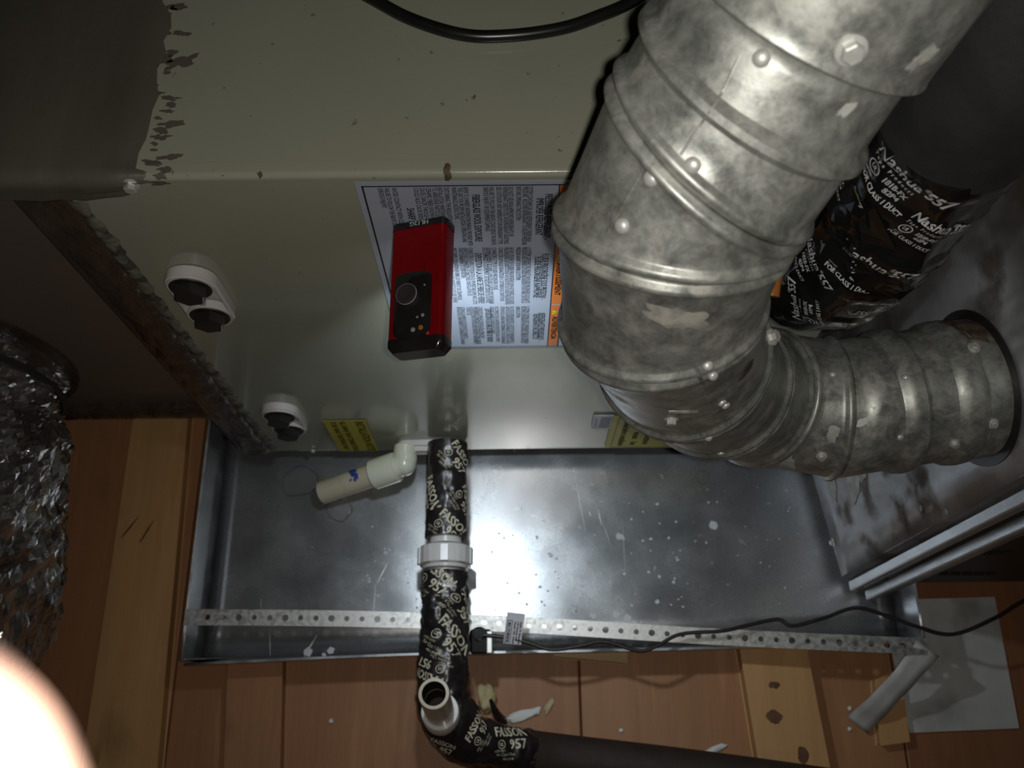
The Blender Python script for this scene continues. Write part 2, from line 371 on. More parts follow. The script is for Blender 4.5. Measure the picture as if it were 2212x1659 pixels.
# ------------------------------------------------------------------ drain pan
XL, XR, YF, YB, HL = -.331, .408, -.212, .50, .045
pan = thing('drain_pan', 'shallow galvanized sheet metal drain pan with upturned lips under the cabinet', 'drain pan', (.04, .1, 0))
FL = .006
def yf(x): return -.2205 + (x-XL)/(XR-XL)*.0135
g = 12; vs = []; fs = []
for i in range(41):
    for j in range(25):
        x = XL+FL+(XR-XL-2*FL)*i/40; y = yf(x)+FL+(YB-yf(x)-2*FL)*j/24
        z = .0007*noise.noise(V((x*5, y*5, .3)))+.0007
        if i in (0, 40) or j in (0, 24): z = .0007
        vs.append((x, y, z))
for i in range(40):
    for j in range(24): fs.append((i*25+j, (i+1)*25+j, (i+1)*25+j+1, i*25+j+1))
panfloor = mesh('pan_floor', vs, fs, M['pan'], pan, True, solid=.0008)
def wall(p0, p1, q0, q1, name, bend=0):
    """lip from floor edge p0-p1 up to q0-q1 with a hem on top"""
    n = 24; vs = []; fs = []
    p0, p1, q0, q1 = map(V, (p0, p1, q0, q1))
    out = ((q0-p0)*V((1, 1, 0)))
    for i in range(n+1):
        t = i/n; a = p0.lerp(p1, t); b = q0.lerp(q1, t); wv = V((0, 0, 0))
        if bend: wv = V((0, bend*math.sin(math.pi*t*1.0)*(.6+.4*math.sin(7*t)), 0))
        o = out.normalized()*.0022
        vs += [a, a.lerp(b, .5)+wv*.5, b+wv, b+wv+o+V((0, 0, .0004)), b+wv+o-V((0, 0, .008))]
    for i in range(n):
        for k in range(4): fs.append((i*5+k, (i+1)*5+k, (i+1)*5+k+1, i*5+k+1))
    return mesh(name, vs, fs, M['galv'], pan, 'auto', solid=.0006)
wall((XL+FL, yf(XL)+FL, .0007), (XR-FL, yf(XR)+FL, .0007), (XL, yf(XL), HL-.012), (XR, yf(XR), HL-.012), 'front_lip', .004)
wall((XL+FL, YB-FL, .0007), (XL+FL, yf(XL)+FL, .0007), (XL, YB, HL), (XL, yf(XL), HL), 'end_lip')
wall((XR-FL, yf(XR)+FL, .0007), (XR-FL, YB-FL, .0007), (XR, yf(XR), HL), (XR, YB, HL), 'end_lip')
wall((XR-FL, YB-FL, .0007), (XL+FL, YB-FL, .0007), (XR, YB, HL), (XL, YB, HL), 'back_lip')
for sx, X in ((1, XL), (-1, XR)):      # folded corner tabs
    vs, fs = extrude([V((X+sx*.003, yf(X)+.0075, .002)), V((X+sx*.034, yf(X)+.0075, .002)), V((X+sx*.022, yf(X)+.003, HL-.004)), V((X+sx*.001, yf(X)+.003, HL-.004))], V((0, .0007, 0)))
    mesh('corner_tab', vs, fs, M['galv'], pan)
bvp = bvh_of([panfloor])
def onpan(px, py): return hit(px, py, 2, .0009)
# lime spots and scratches on the pan
parts = []
rs = random.Random(5)
for k, (px, py, s) in enumerate([(715, 1405, .0036), (700, 1415, .002), (665, 1408, .004), (1542, 1135, .0045), (1330, 1327, .003), (1258, 1295, .0035), (1240, 1318, .004), (1355, 1335, .004), (1365, 1345, .003), (1190, 1200, .0025), (1160, 1160, .002), (1280, 1330, .003), (1420, 1300, .0025)] + [(rs.uniform(1050, 1480), rs.uniform(1080, 1320), rs.uniform(.0006, .0016)) for _ in range(70)] + [(rs.uniform(780, 905), rs.uniform(1130, 1330), rs.uniform(.0006, .0018)) for _ in range(22)] + [(rs.uniform(1450, 1750), rs.uniform(1040, 1330), rs.uniform(.0004, .0012)) for _ in range(30)]):
    parts.append(blob(bvp, onpan(px, py), V((0, 0, 1)), s, 100+k, .0002, .35, 10, rs.uniform(.7, 1.3), rs.uniform(0, 3)))
o = mesh('lime_spots', *join(parts), nmat('lime_deposit', (.55, .57, .60), .6, .2), pan); o['kind'] = 'stuff'
parts = []
for a, b, wd in [((1238, 1010), (1265, 1150), .0003), ((1292, 1100), (1299, 1135), .0006), ((1272, 1105), (1276, 1115), .0006), ((838, 1215), (815, 1260), .0006), ((812, 1262), (806, 1330), .0003), ((685, 1372), (655, 1422), .0009), ((1300, 1125), (1320, 1180), .0002), ((1180, 1180), (1215, 1170), .0003), ((583, 1365), (584, 1418), .0006), ((1345, 1120), (1350, 1240), .0002), ((1110, 1250), (1145, 1180), .0002), ((565, 1292), (563, 1318), .0005)]:
    A = onpan(*a)+V((0, 0, .0005)); B = onpan(*b)+V((0, 0, .0005)); d = (B-A).normalized().cross(V((0, 0, 1)))*wd
    parts.append(([A-d*.3, A+d*.3, A.lerp(B, .5)+d, B+d*.3, B-d*.3, A.lerp(B, .5)-d], [(0, 1, 2, 3, 4, 5)]))
o = mesh('scratches', *join(parts), nmat('bright_scratch', (.75, .75, .76), .35, .8), pan); o['kind'] = 'stuff'
# water
def drop(px, py, r, label, group, h=.45, seed=0, irr=.03, stretch=1, ang=0):
    rnd = random.Random(seed); c = onpan(px, py); c.z = bvp.ray_cast(V((c.x, c.y, .02)), V((0, 0, -1)))[0].z+.0001; n = 44; rings = []
    ph = [rnd.uniform(0, 6.28) for _ in range(3)]
    for f, hh in [(0.9, 0), (1.0, .25), (.93, .6), (.75, .85), (.45, .97), (.02, 1)]:
        ring = []
        for j in range(n):
            th = 2*math.pi*j/n; q = 1+irr*(math.sin(2*th+ph[0])+.6*math.sin(3*th+ph[1])+.4*math.sin(5*th+ph[2]))
            x = math.cos(th)*r*f*q*stretch; y = math.sin(th)*r*f*q
            ring.append(V((c.x+x*math.cos(ang)-y*math.sin(ang), c.y+x*math.sin(ang)+y*math.cos(ang), c.z+hh*r*h)))
        rings.append(ring)
    vs, fs = loft(rings, True, (False, True))
    return tag(mesh('water_drop', vs, fs, M['water'], None, True), label, 'water drop', group)
drop(1518, 1031, .0080, 'largest round water drop on the pan below the flue elbow', None, .22, 1)
sm = 'tiny water drop among those scattered round the largest drop below the flue elbow'
for k, (px, py, r) in enumerate([(1437, 1031, .0021), (1472, 1027, .0027), (1502, 1056, .0026), (1515, 1056, .0027), (1541, 1037, .0016), (1542, 1047, .0016), (1533, 1053, .0009), (1481, 1065, .0008), (1494, 1063, .0008), (1470, 1077, .0010), (1499, 1091, .0018), (1513, 1086, .0012), (1519, 1080, .0012), (1492, 1096, .0008), (1432, 1024, .0009), (1582, 1076, .0009)]):
    drop(px, py, r, sm, 'tiny water drops round the large drop', .5, k+20)
drop(732, 1101, .0140, 'pear shaped water puddle in front of the cream overflow pipe end', None, .10, 50, .10, .95, .5)
drop(648, 1040, .0190, 'large water puddle between the cream overflow pipe end and the dark mastic corner', None, .07, 51, .08, 1.0, .2)
for k, (px, py) in enumerate([(678, 1058), (825, 1096), (666, 1100)]):
    drop(px, py, .0010, 'tiny water bead near the puddles by the cream overflow pipe', 'tiny beads by the overflow pipe', .5, 70+k)

# ------------------------------------------------------------------ coil cabinet
ZB, ZT, CXL, CXR = .04, .551, -.262, .246
cab = thing('coil_cabinet', 'grey green painted steel air handler coil cabinet with warning stickers', 'air handler', (0, .25, ZB))
cr = .004
prof = [(0.0, ZB)] + [(0.0, ZT-cr)] + [(cr-cr*math.cos(a), ZT-cr+cr*math.sin(a)) for a in [math.radians(q) for q in range(10, 91, 10)]] + [(.0098, ZT)]
def sheet(prof, x0, x1, nx, name, mat, wob=.0):
    vs = []; fs = []; n = len(prof)
    for i in range(nx+1):
        x = x0+(x1-x0)*i/nx
        for y, z in prof: vs.append((x, y+wob*noise.noise(V((x*7, z*7, 0))), z))
    for i in range(nx):
        for k in range(n-1): fs.append((i*n+k, (i+1)*n+k, (i+1)*n+k+1, i*n+k+1))
    return mesh(name, vs, fs, mat, cab, 'auto')
prof = [(0, ZB+(ZT-cr-ZB)*i/16) for i in range(17)] + prof[2:]
sheet(prof, CXL, CXR, 24, 'front_panel', M['paint'], .0012)
sheet([(.0106, ZT-.0003), (.10, ZT-.0003), (.3, ZT-.0003), (.53, ZT-.0003)], CXL, CXR, 8, 'top_panel', M['paint'])
box('cabinet_shell', (CXL+.002, .0035, ZB+.001), (CXR-.002, .53, ZT-.004), M['paint'], cab)
box('dark_underside_plate', (CXL+.004, .006, ZB-.0015), (CXR-.004, .525, ZB+.0005), M['foamblack'], cab)  # added dark plate, darkens the cabinet underside mirrored in the pan
box('bottom_flange', (CXL+.03, .0002, ZB-.001), (CXR, .02, ZB+.0006), M['paint'], cab)
# stand-offs carrying the cabinet in the pan
for k, (x, y) in enumerate([(-.22, .40), (.2, .40), (-.22, .12), (.2, .12)]):
    box('foot_block', (x-.03, y-.02, .0009), (x+.03, y+.02, ZB), M['foamblack'], cab)
FY = -.0012
def fx(px, py): return hit(px, py, 1, FY)
def fwr(u, v, o, dy=0): return V((o.x+v, FY-dy, o.z-u))      # text space: u runs down, v toward the right
def sticker(quad, mat, name, parent, off=.0003):
    vs, fs = extrude([V((x, FY-off, z)) for x, z in quad], V((0, off*.8, 0))); return mesh(name, vs, fs, mat, parent)
# big warning label
tl, bl, br = fx(765, 393), fx(842, 752), fx(1183, 748)
LX0 = tl.x; LZ1 = tl.z; LZ0 = fx(1100, 750).z; LX1 = .105
lab = sticker([(LX0, LZ0), (LX1, LZ0), (LX1, LZ1), (LX0, LZ1)], M['labelblue'], 'warning_label', cab, .0003)
lab['label'] = 'pale blue trilingual refrigerant warning sticker with an orange stripe'
ink = []
def lrect(x0, z0, x1, z1): return [V((x0, FY-.0006, z0)), V((x1, FY-.0006, z0)), V((x1, FY-.0006, z1)), V((x0, FY-.0006, z1))], [(0, 1, 2, 3)]
iw = .0011; ix0, ix1, iz0, iz1 = LX0+.0035, LX1-.0035, LZ0+.002, LZ1-.0035
ink += [lrect(ix0, iz0, ix0+iw, iz1), lrect(ix0, iz0, ix1, iz0+iw), lrect(ix0, iz1-iw, ix1, iz1), lrect(ix1-iw, iz0, ix1, iz1)]
zc = [fx(1100, 402).z, fx(1100, 533).z, fx(1100, 661).z]
def xrow(z): p = fx(740+z*.2532, 403); return p.x
def zz(zy): return fx(1100, 370+zy*.2532).z
def tline(s, row, col, frac, big=False, z0=None):
    h = .0046 if big else .0030
    z = zc[col] if z0 is None else z0
    colw = (zc[0]-zc[1])*.97 if col == 0 else (zc[1]-zc[2])*.965 if col == 1 else (zc[2]-iz0)*.97
    o = V((xrow(row)-h*.3, 0, z)); vf = text2d(s, h, colw*frac, .00022 if big else .0001)
    ink.append(place2d(vf, lambda u, v: fwr(u, v, o, .0004)))
rows = [1595, 1550, 1494, 1428, 1380, 1325, 1262, 1212]
E = ["SYSTEM CONTAINS OIL AND REFRIGERANT UNDER HIGH", "PRESSURE.  RECOVER REFRIGERANT TO RELIEVE PRESSURE", "BEFORE OPENING THE SYSTEM.", "DO NOT USE NON-APPROVED REFRIGERANTS OR", "REFRIGERANT SUBSTITUTES OR REFRIGERANT ADDITIVES.", "SEE OUTDOOR UNIT NAMEPLATE FOR REFRIGERANT TYPE.", "FAILURE TO FOLLOW THE ABOVE COULD RESULT IN DEATH,", "SERIOUS INJURY OR EQUIPMENT DAMAGE"]
F = ["LE SYSTÈME CONTIENT DE L'HUILE ET UN FLUIDE FRIGORIGÈNE SOUS HAUTE", "PRESSION. RÉCUPÉRER LE FLUIDE FRIGORIGÈNE POUR FAIRE CHUTER LA", "PRESSION AVANT D'OUVRIR LE SYSTÈME.", "NE PAS UTILISER DE FLUIDES FRIGORIGÈNES NON AUTORISÉS, DE FLUIDES", "FRIGORIGÈNES DE SUBSTITUTION NI D'ADDITIFS DE FLUIDES FRIGORIGÈNES.", "CONSULTER LA PLAQUE SIGNALÉTIQUE À L'EXTÉRIEUR DE L'UNITÉ POUR", "CONNAÎTRE LE TYPE DE FLUIDE FRIGORIGÈNE UTILISÉ.", "UN MANQUEMENT DE SUIVRE LA PROCÉDURE CI-DESSUS PEUT ENTRAÎNER"]
S = ["EL SISTEMA CONTIENE ACEITE Y REFRIGERANTE BAJO ALTA PRESIÓN.", "RECUPERE EL REFRIGERANTE PARA ALIVIAR LA PRESIÓN ANTES DE", "ABRIR EL SISTEMA.", "NO UTILICE REFRIGERANTES O SUSTITUTOS DE REFRIGERANTES O", "ADITIVOS DE REFRIGERANTE NO APROBADOS. CONSULTE LA PLACA", "EXTERIOR DE LA UNIDAD PARA DETERMINAR EL TIPO DE REFRIGERANTE.", "NO CUMPLIR CON LO ANTERIOR PUEDE PROVOCAR LA MUERTE,", "LESIONES GRAVES O DAÑOS EN EL EQUIPO."]
fe = [.93, .99, .55, .83, .97, .97, .99, .73]; ff = [.97, .97, .55, .99, 1, .93, .72, .98]; fs3 = [.95, .93, .28, .93, .95, .95, .9, .68]
for r, e, f, s, a, b, c in zip(rows, E, F, S, fe, ff, fs3):
    tline(e, r, 0, a); tline(f, r, 1, b); tline(s, r, 2, c)
tline("DES DOMMAGES À L'ÉQUIPEMENT, DES BLESSURES GRAVES OU LA MORT.", 1172, 1, .97)
for s, r, c, f, z0 in [("PRESSURIZED REFRIGERANT! -", 1752, 0, .78, zz(190)), ("IMPROPER REFRIGERANT", 1678, 0, .63, zz(225)), ("FLUIDE FRIGORIGÈNE SOUS PRESSION! -", 1752, 1, .80, zz(700)), ("FLUIDE FRIGORIGÈNE INAPPROPRIÉ!", 1682, 1, .72, zz(725)), ("¡REFRIGERANTE PRESURIZADO! -", 1755, 2, .72, zz(1205)), ("REFRIGERANTE INCORRECTO!", 1690, 2, .64, zz(1215)),
                      ("FIBERGLASS WOOL EXPOSURE!", 1118, 0, .80, zz(190)), ("EXPOSITION À LA LAINE DE FIBRE DE VERRE!", 1100, 1, .88, zz(690)), ("¡EXPOSICIÓN A LA LANA DE FIBRA DE VIDRIO!", 1165, 2, .85, zz(1165)), ("SHARP EDGES", 530, 0, .4, zz(300)), ("BORDS TRANCHANTS!", 530, 1, .5, zz(700)), ("¡BORDES CORTANTES!", 530, 2, .55, zz(1205))]:
    tline(s, r, c, f, True, z0)
for s, r, f in [("REFER TO OWNER'S INFORMATION MANUAL PROVIDED WITH", 1040, .99), ("THIS UNIT FOR PROPER INSTALLATION, OPERATING AND", 990, .93), ("MAINTENANCE INSTRUCTIONS.", 940, .52), ("DISTURBING THE INSULATION DURING THE", 875, .8), ("INSTALLATION, MAINTENANCE CAN EXPOSE YOU", 820, .85), ("TO AIRBORNE PARTICLES OF GLASS WOOL", 772, .8), ("CERAMIC FIBERS KNOWN IN CALIFORNIA TO", 720, .85), ("CAUSE CANCER THROUGH INHALATION THAT", 668, .85), ("COULD ALSO CAUSE RESPIRATORY DAMAGE", 615, .85), ("AVOID CONTACT WITH COIL FINS.", 430, .72), ("FAILURE TO FOLLOW THE ABOVE COULD RESULT IN", 365, .85), ("SERIOUS INJURY.", 310, .32)]:
    tline(s, r, 0, f)
for s, r, f in [("CONSULTER LE GUIDE D'UTILISATION DU PROPRIÉTAIRE REMIS AVEC CETTE", 1035, .98), ("UNITÉ POUR CONNAÎTRE LES DIRECTIVES D'INSTALLATION, DE", 985, .82), ("FONCTIONNEMENT ET D'ENTRETIEN.", 940, .5), ("PERTURBER L'ISOLATION EN FIBRE DE VERRE ET DE CÉRAMIQUE,", 880, .9), ("PEUT VOUS EXPOSER À DES PARTICULES DE VERRE", 825, .95)]:
    tline(s, r, 1, f)
for s, r, f in [("CONSULTE EL MANUAL DE INSTALACIÓN, OPERACIÓN Y", 1085, .8), ("MANTENIMIENTO SUMINISTRADO CON ESTE PRODUCTO PARA CONOCER", 1040, .95), ("LAS INSTRUCCIONES DE INSTALACIÓN, OPERACIÓN Y MANTENIMIENTO", 1000, .95), ("CORRECTAS.", 955, .2), ("ALTERAR EL AISLAMIENTO DE ESTE PRODUCTO DURANTE LA", 895, .8), ("INSTALACIÓN, EL MANTENIMIENTO O LA REPARACIÓN LO EXPONDRÁ", 850, .95)]:
    tline(s, r, 2, f)
# orange word stripe, triangle panel
ox0, ox1 = fx(1183.5, 745).x, fx(1203, 745).x
gap = .0012; zd = [iz1, fx(1190, 530).z, fx(1190, 657).z, iz0+iw]
words = ["WARNING", "AVERTISSEMENT", "ADVERTENCIA"]
for k in range(3):
    a, b = zd[k+1]+gap/2, zd[k]-gap/2
    st = mesh('orange_stripe', [V((ox0, FY-.0005, a)), V((ox1, FY-.0005, a)), V((ox1, FY-.0005, b)), V((ox0, FY-.0005, b))], [(0, 1, 2, 3)], M['orange'], lab)
    L = b-a; h = (ox1-ox0)*.55
    o = V((ox0+(ox1-ox0)*.24, 0, b-L*.26)); ink.append(place2d(text2d(words[k], h, L*.56, .0003), lambda u, v: fwr(u, v, o, .0007)))
    z = b-L*.16; tri = [V((ox0+.0015, FY-.0007, z-.004)), V((ox0+.0015, FY-.0007, z+.004)), V((ox1-.0012, FY-.0007, z))]
    mesh('caution_triangle', tri, [(0, 1, 2)], M['yellow2'], lab)
    ink.append(place2d(text2d("!", h*.75, None, .0003), lambda u, v: fwr(u-.0006, v, V((ox0+.0022, 0, z)), .0009)))
ink += [lrect(ox0-.0008, iz0, ox0, iz1), lrect(ox1, iz0, ox1+.0008, iz1)]
yx0, yx1, yz0, yz1 = ox1+.006, ox1+.03, fx(1215, 722).z, fx(1215, 675).z
mesh('yellow_panel', [V((yx0, FY-.0005, yz0)), V((yx1, FY-.0005, yz0)), V((yx1, FY-.0005, yz1)), V((yx0, FY-.0005, yz1))], [(0, 1, 2, 3)], M['yellow2'], lab)
ink += [lrect(yx0+.001, yz0+.001, yx0+.002, yz1-.001), lrect(yx0+.001, yz0+.001, yx1, yz0+.002), lrect(yx0+.004, yz0+.004, yx0+.006, yz1-.005)]
o = mesh('lettering', *join(ink), M['ink'], lab)
# installation note
A = fx(696.7, 909); B = fx(816.5, 970.5); nx0, nx1, nz0, nz1 = A.x, B.x, ZB+.002, A.z
nt1 = sticker([(nx0, nz0), (nx1, nz0), (nx1, nz1), (nx0, nz1)], M['yellow'], 'note_sticker', cab); nt1['label'] = 'yellow INSTALLATION NOTE sticker'
W = nx1-nx0; H = nz1-nz0; ink = []
for s, f, h, ln in [("INSTALLATION NOTE", .74, .0085, .96), ("ALL DRAIN TRAP CONNECTIONS", .38, .0055, .96), ("TO BE HAND TIGHTENED ONLY", .16, .0055, .92)]:
    o = V((nx0+W*f, 0, nz1-H*.02)); ink.append(place2d(text2d(s, h, H*ln, .0002), lambda u, v: fwr(u, v, o, .0005)))
mesh('lettering', *join(ink), M['olive'], nt1)['kind'] = 'stuff'
# second yellow sticker and plain code sticker
A = fx(1323.7, 898.3); sx0, sx1, sz0, sz1 = fx(1316, 930).x, .236, ZB+.004, A.z
st2 = sticker([(sx0, sz0), (sx1, sz0), (sx1, sz1), (sx0, sz1)], M['yellow'], 'panel_sticker', cab); st2['label'] = 'yellow panel notice sticker with a black rounded outline'
ink = []; x0, x1, z0, z1 = sx0+.006, sx1-.004, sz0+.003, sz1-.003
t = .0007
for a in (lrect(x0, z0+.004, x0+t, z1-.004), lrect(x0+.004, z0, x1, z0+t), lrect(x0+.004, z1-t, x1, z1)): ink.append(a)
for zc0, s in ((z1-.004, 1), (z0+.004, -1)):
    vs = []; fs = []
    for k in range(7):
        a = math.pi/2*k/6
        for r in (.004, .004-t): vs.append(V((x0+.004-r*math.cos(a), FY-.0006, zc0+s*r*math.sin(a))))
    for k in range(6): fs.append((2*k, 2*k+1, 2*k+3, 2*k+2))
    ink.append((vs, fs))
Hh = z1-z0
for s, dx, ln, z0o in [("removed before installation", .007, .92, 0), ("panel   must   be", .020, .8, .2), ("internal   bottom", .033, .75, .25), ("This   coil", .046, .6, .1)]:
    o = V((x0+dx, 0, z1-Hh*.03-Hh*z0o*.5)); ink.append(place2d(text2d(s, .0075, Hh*ln, .0002), lambda u, v: fwr(u, v, o, .0005)))
mesh('lettering', *join(ink), M['ink'], st2)['kind'] = 'stuff'
A = fx(1283, 897); B = fx(1318, 926); cs = sticker([(A.x, B.z), (B.x, B.z), (B.x, A.z), (A.x, A.z)], M['white'], 'code_sticker', cab); cs['label'] = 'small white sticker with a grey block'
w_ = B.x-A.x; h_ = A.z-B.z; ink = [lrect(A.x+w_*.38, B.z+h_*.12, B.x-w_*.1, A.z-h_*.12)] + [lrect(A.x+w_*(.12+.09*k), B.z+h_*.15, A.x+w_*(.15+.09*k), A.z-h_*(.15+.1*k)) for k in range(2)]
mesh('printed_block', *join(ink), M['greyink'], cs)
# drain port plates with plugs
def stadium(cx, cz, w, h, n=10, horiz=False):
    r = w/2; L = h/2-r; pts = []
    for k in range(n+1): a = math.pi*k/n; pts.append((cx+r*math.cos(a), cz+L+r*math.sin(a)))
    for k in range(n+1): a = math.pi+math.pi*k/n; pts.append((cx+r*math.cos(a), cz-L+r*math.sin(a)))
    if horiz: pts = [(cx+(z-cz), cz+(x-cx)) for x, z in pts]
    return pts
def ports(cx, z1, z2, name='drain_port'):
    pr = .0152; cz = (z1+z2)/2; h = abs(z1-z2)+2*pr+.004; dep = .007
    outer = stadium(cx, cz, 2*pr+.005, h); n = len(outer)
    rings = [[V((x, 0.0, z)) for x, z in outer], [V((x, -dep, z)) for x, z in outer], [V((cx+(x-cx)*.93, -dep-.001, cz+(z-cz)*.96)) for x, z in outer], [V((cx+(x-cx)*.86, -dep-.001, cz+(z-cz)*.93)) for x, z in outer], [V((cx+(x-cx)*.80, -dep+.006, cz+(z-cz)*.90)) for x, z in outer]]
    vs, fs = loft(rings, True, (False, True)); p = mesh(name, vs, fs, M['portwhite'], cab, 'auto')
    p['label'] = 'white double drain port plate with two black plugs'
    for z in (z1, z2):
        revolve('collar', (cx, -dep+.004, z), (0, -1, 0), [(0, pr*1.06), (.0062, pr*1.06), (.0062, pr*.97), (.004, pr*.97)], M['portwhite'], p, 32, cap=(True, False))
        revolve('plug', (cx, -dep+.002, z), (0, -1, 0), [(0, pr*.97), (.0040, pr*.97), (.0048, pr*.93), (.0048, pr*.6)], M['plug'], p, 32)
        revolve('plug_boss', (cx, -dep-.0025, z), (0, -1, 0), [(0, pr*.80), (.007, pr*.74), (.0078, pr*.66)], M['plug'], p, 6, V((.3, 0, 1)))
    vs, fs = boxvf((cx-.002, -dep-.0015, z2+pr), (cx+.002, -dep+.006, z1-pr)); mesh('rib', vs, fs, M['portwhite'], p)
ports(-.2215, .432, .388); ports(-.2215, .172, .133)
# wide port plate behind the drain pipes
ZP = .064
outer = stadium(-.089, ZP-.001, .022, .066, horiz=True)
vs, fs = loft([[V((x, 0, z)) for x, z in outer], [V((x, -.006, z)) for x, z in outer]], True, (True, True)); pp = mesh('drain_port', vs, fs, M['portwhite'], cab, 'auto')
for z in (ZP+.004, ZP-.006): box('rib', (-.118, -.011, z-.002), (-.066, -.005, z+.002), M['portwhite'], pp)
# screws
for px, py, z, sc in [(678, 977, None, .55), (283, 400, None, 1.0)]:
    p = fx(px, py); n = V((0, -1, 0)); shared('screw', HEXSCREW, V((p.x, -.001, max(p.z, ZB+.004))), zrot(n), cab, sc)
# chipped paint spots on the top bead
bvc = bvh_of([o for o in cab.children if o.name.startswith(('front_panel', 'top_panel'))])
for k, (px, py, s, st) in enumerate([(965, 372, .0022, 2.2), (562, 378, .0012, 1.6), (1025, 210, .0006, 2.5), (1008, 217, .0005, 1)]):
    c = cast(bvc, px, py)
    if c: mesh('paint_chip', *blob(bvc, c[0], c[1], s, k+300, .0003, .6, 12, st), M['rust'], cab)

# ------------------------------------------------------------------ return plenum with mastic, silver flex duct
PX1 = CXL; PXL = -.95; PZ0, PZ1 = .150, .550
pl = thing('duct_plenum', 'dark stained sheet metal duct plenum sealed with brushed black mastic', 'duct plenum', (-.6, .25, PZ0))
vs = []; fs = []
box('plenum_body', (PXL, .014, PZ0), (PX1-.0005, .52, PZ1-.006), M['plenum'], pl)
def rough_strip(path, wfun, n_w, off, mat, name, amp=.0018, seed=0, up=V((0, -1, 0)), side=None, thick=.004):
    """brushed-on mastic bead that follows a path"""
    vs = []; fs = []; N = len(path)
    for i, p in enumerate(path):
        d = (path[min(i+1, N-1)]-path[max(i-1, 0)]).normalized(); sd = d.cross(up).normalized() if side is None else side
        a, b = wfun(i/(N-1))
        ja = .004*noise.noise(V((i*.35, seed, 1))); jb = .005*noise.noise(V((i*.45, seed, 5)))+.002*noise.noise(V((i*1.7, seed, 9)))
        for k in range(n_w+1):
            t = k/n_w; e = min(t, 1-t)*2; q = p + sd*((a+ja)*(1-t)+(b+jb)*t)
            vs.append(q + up*(off + thick*min(1, e*2.5)*(.6+.4*e) + amp*e*noise.noise(q*90+V((seed, 0, 0)))))
    for i in range(N-1):
        for k in range(n_w): fs.append((i*(n_w+1)+k, (i+1)*(n_w+1)+k, (i+1)*(n_w+1)+k+1, i*(n_w+1)+k+1))
    return mesh(name, vs, fs, mat, pl, True)
col_path = [V((PX1, 0, ZB-.004+(PZ1-.02-ZB+.004)*i/90)) for i in range(91)]
rough_strip(col_path, lambda t: (-.034, .002), 12, -.002, M['mastic_wet'], 'mastic_seam', .0022, 2, side=V((1, 0, 0)), thick=.0045)
rough_strip([V((PX1, 0, .05+(PZ1-.07)*i/100)) for i in range(101)], lambda t: (-.003, .008), 8, -.0005, M['mastic_rim'], 'mastic_residue', .0012, 6, side=V((1, 0, 0)), thick=.0025)
box('corner_angle', (PX1-.036, .001, ZB-.002), (PX1-.002, .03, PZ1-.02), M['mastic_wet'], pl, bev=.001)
box('bottom_flange', (PXL, .004, PZ0-.014), (PX1-.02, .03, PZ0+.004), M['mastic_wet'], pl, bev=.001)
rough_strip([V((PXL+(PX1-.03-PXL)*i/90, .008, PZ0-.004)) for i in range(91)], lambda t: (-.012, .012), 8, .001, M['mastic_wet'], 'mastic_seam', .003, 12, side=V((0, 0, 1)), thick=.005)
# brushed mastic over the top and its front edge, feathering onto the cabinet
vs = []; fs = []; nU, nW = 60, 34
xa = PXL
def edge_x(y): return fx(322, 405).x - .002 + .06*0 + .010*noise.noise(V((y*22, 3, 0))) + .008*noise.noise(V((y*90, 7, 0)))
for i in range(nU+1):
    s = i/nU
    # arc length path: down the front 12 mm, round the edge, back over the top
    if s < .12: y, z, nn = -.004, PZ1-.016+s/.12*.012, V((0, -1, 0))
    elif s < .2: a = (s-.12)/.08*math.pi/2; y, z, nn = .006-.010*math.cos(a), PZ1-.004+.008*math.sin(a), V((0, -math.cos(a), math.sin(a)))
    else: y, z, nn = .006+(s-.2)/.8*.50, PZ1+.004, V((0, 0, 1))
    xe = -.2125 + .012*noise.noise(V((s*26, 3, 0))) + .007*noise.noise(V((s*80, 7, 0)))
    if s < .12: xe -= .016*(1-s/.12)
    for k in range(nW+1):
        t = k/nW; x = PXL+(xe-PXL)*(1-(1-t)**2.2)
        fe = min(1, (xe-x)/.02)
        vs.append(V((x, y, z)) - nn*.0028*(1-fe) + nn*.0016*noise.noise(V((x*60, y*14, z*40))))
for i in range(nU):
    for k in range(nW): fs.append((i*(nW+1)+k, i*(nW+1)+k+1, (i+1)*(nW+1)+k+1, (i+1)*(nW+1)+k))
mesh('mastic_coat', vs, fs, M['mastic'], pl, True)
bvt = bvc
parts = []
rs = random.Random(11)
for k, (px, py, s, st, an) in enumerate([(392, 135, .005, 2.4, .4), (360, 128, .0035, 1.6, 0), (384, 14, .003, 2.0, 0), (392, 73, .0025, 3.0, 0)] + [(rs.uniform(325, 372), 395-i*14, rs.uniform(.0012, .003), rs.uniform(1.5, 3.5), rs.uniform(-.3, .3)) for i in range(28)]):
    c = cast(bvt, px, py)
    if c: parts.append(blob(bvt, c[0], c[1], s*.8, 500+k, .0003, .6, 12, st, math.pi/2+an))
o = mesh('mastic_smears', *join(parts), M['mastic'], pl); o['kind'] = 'stuff'
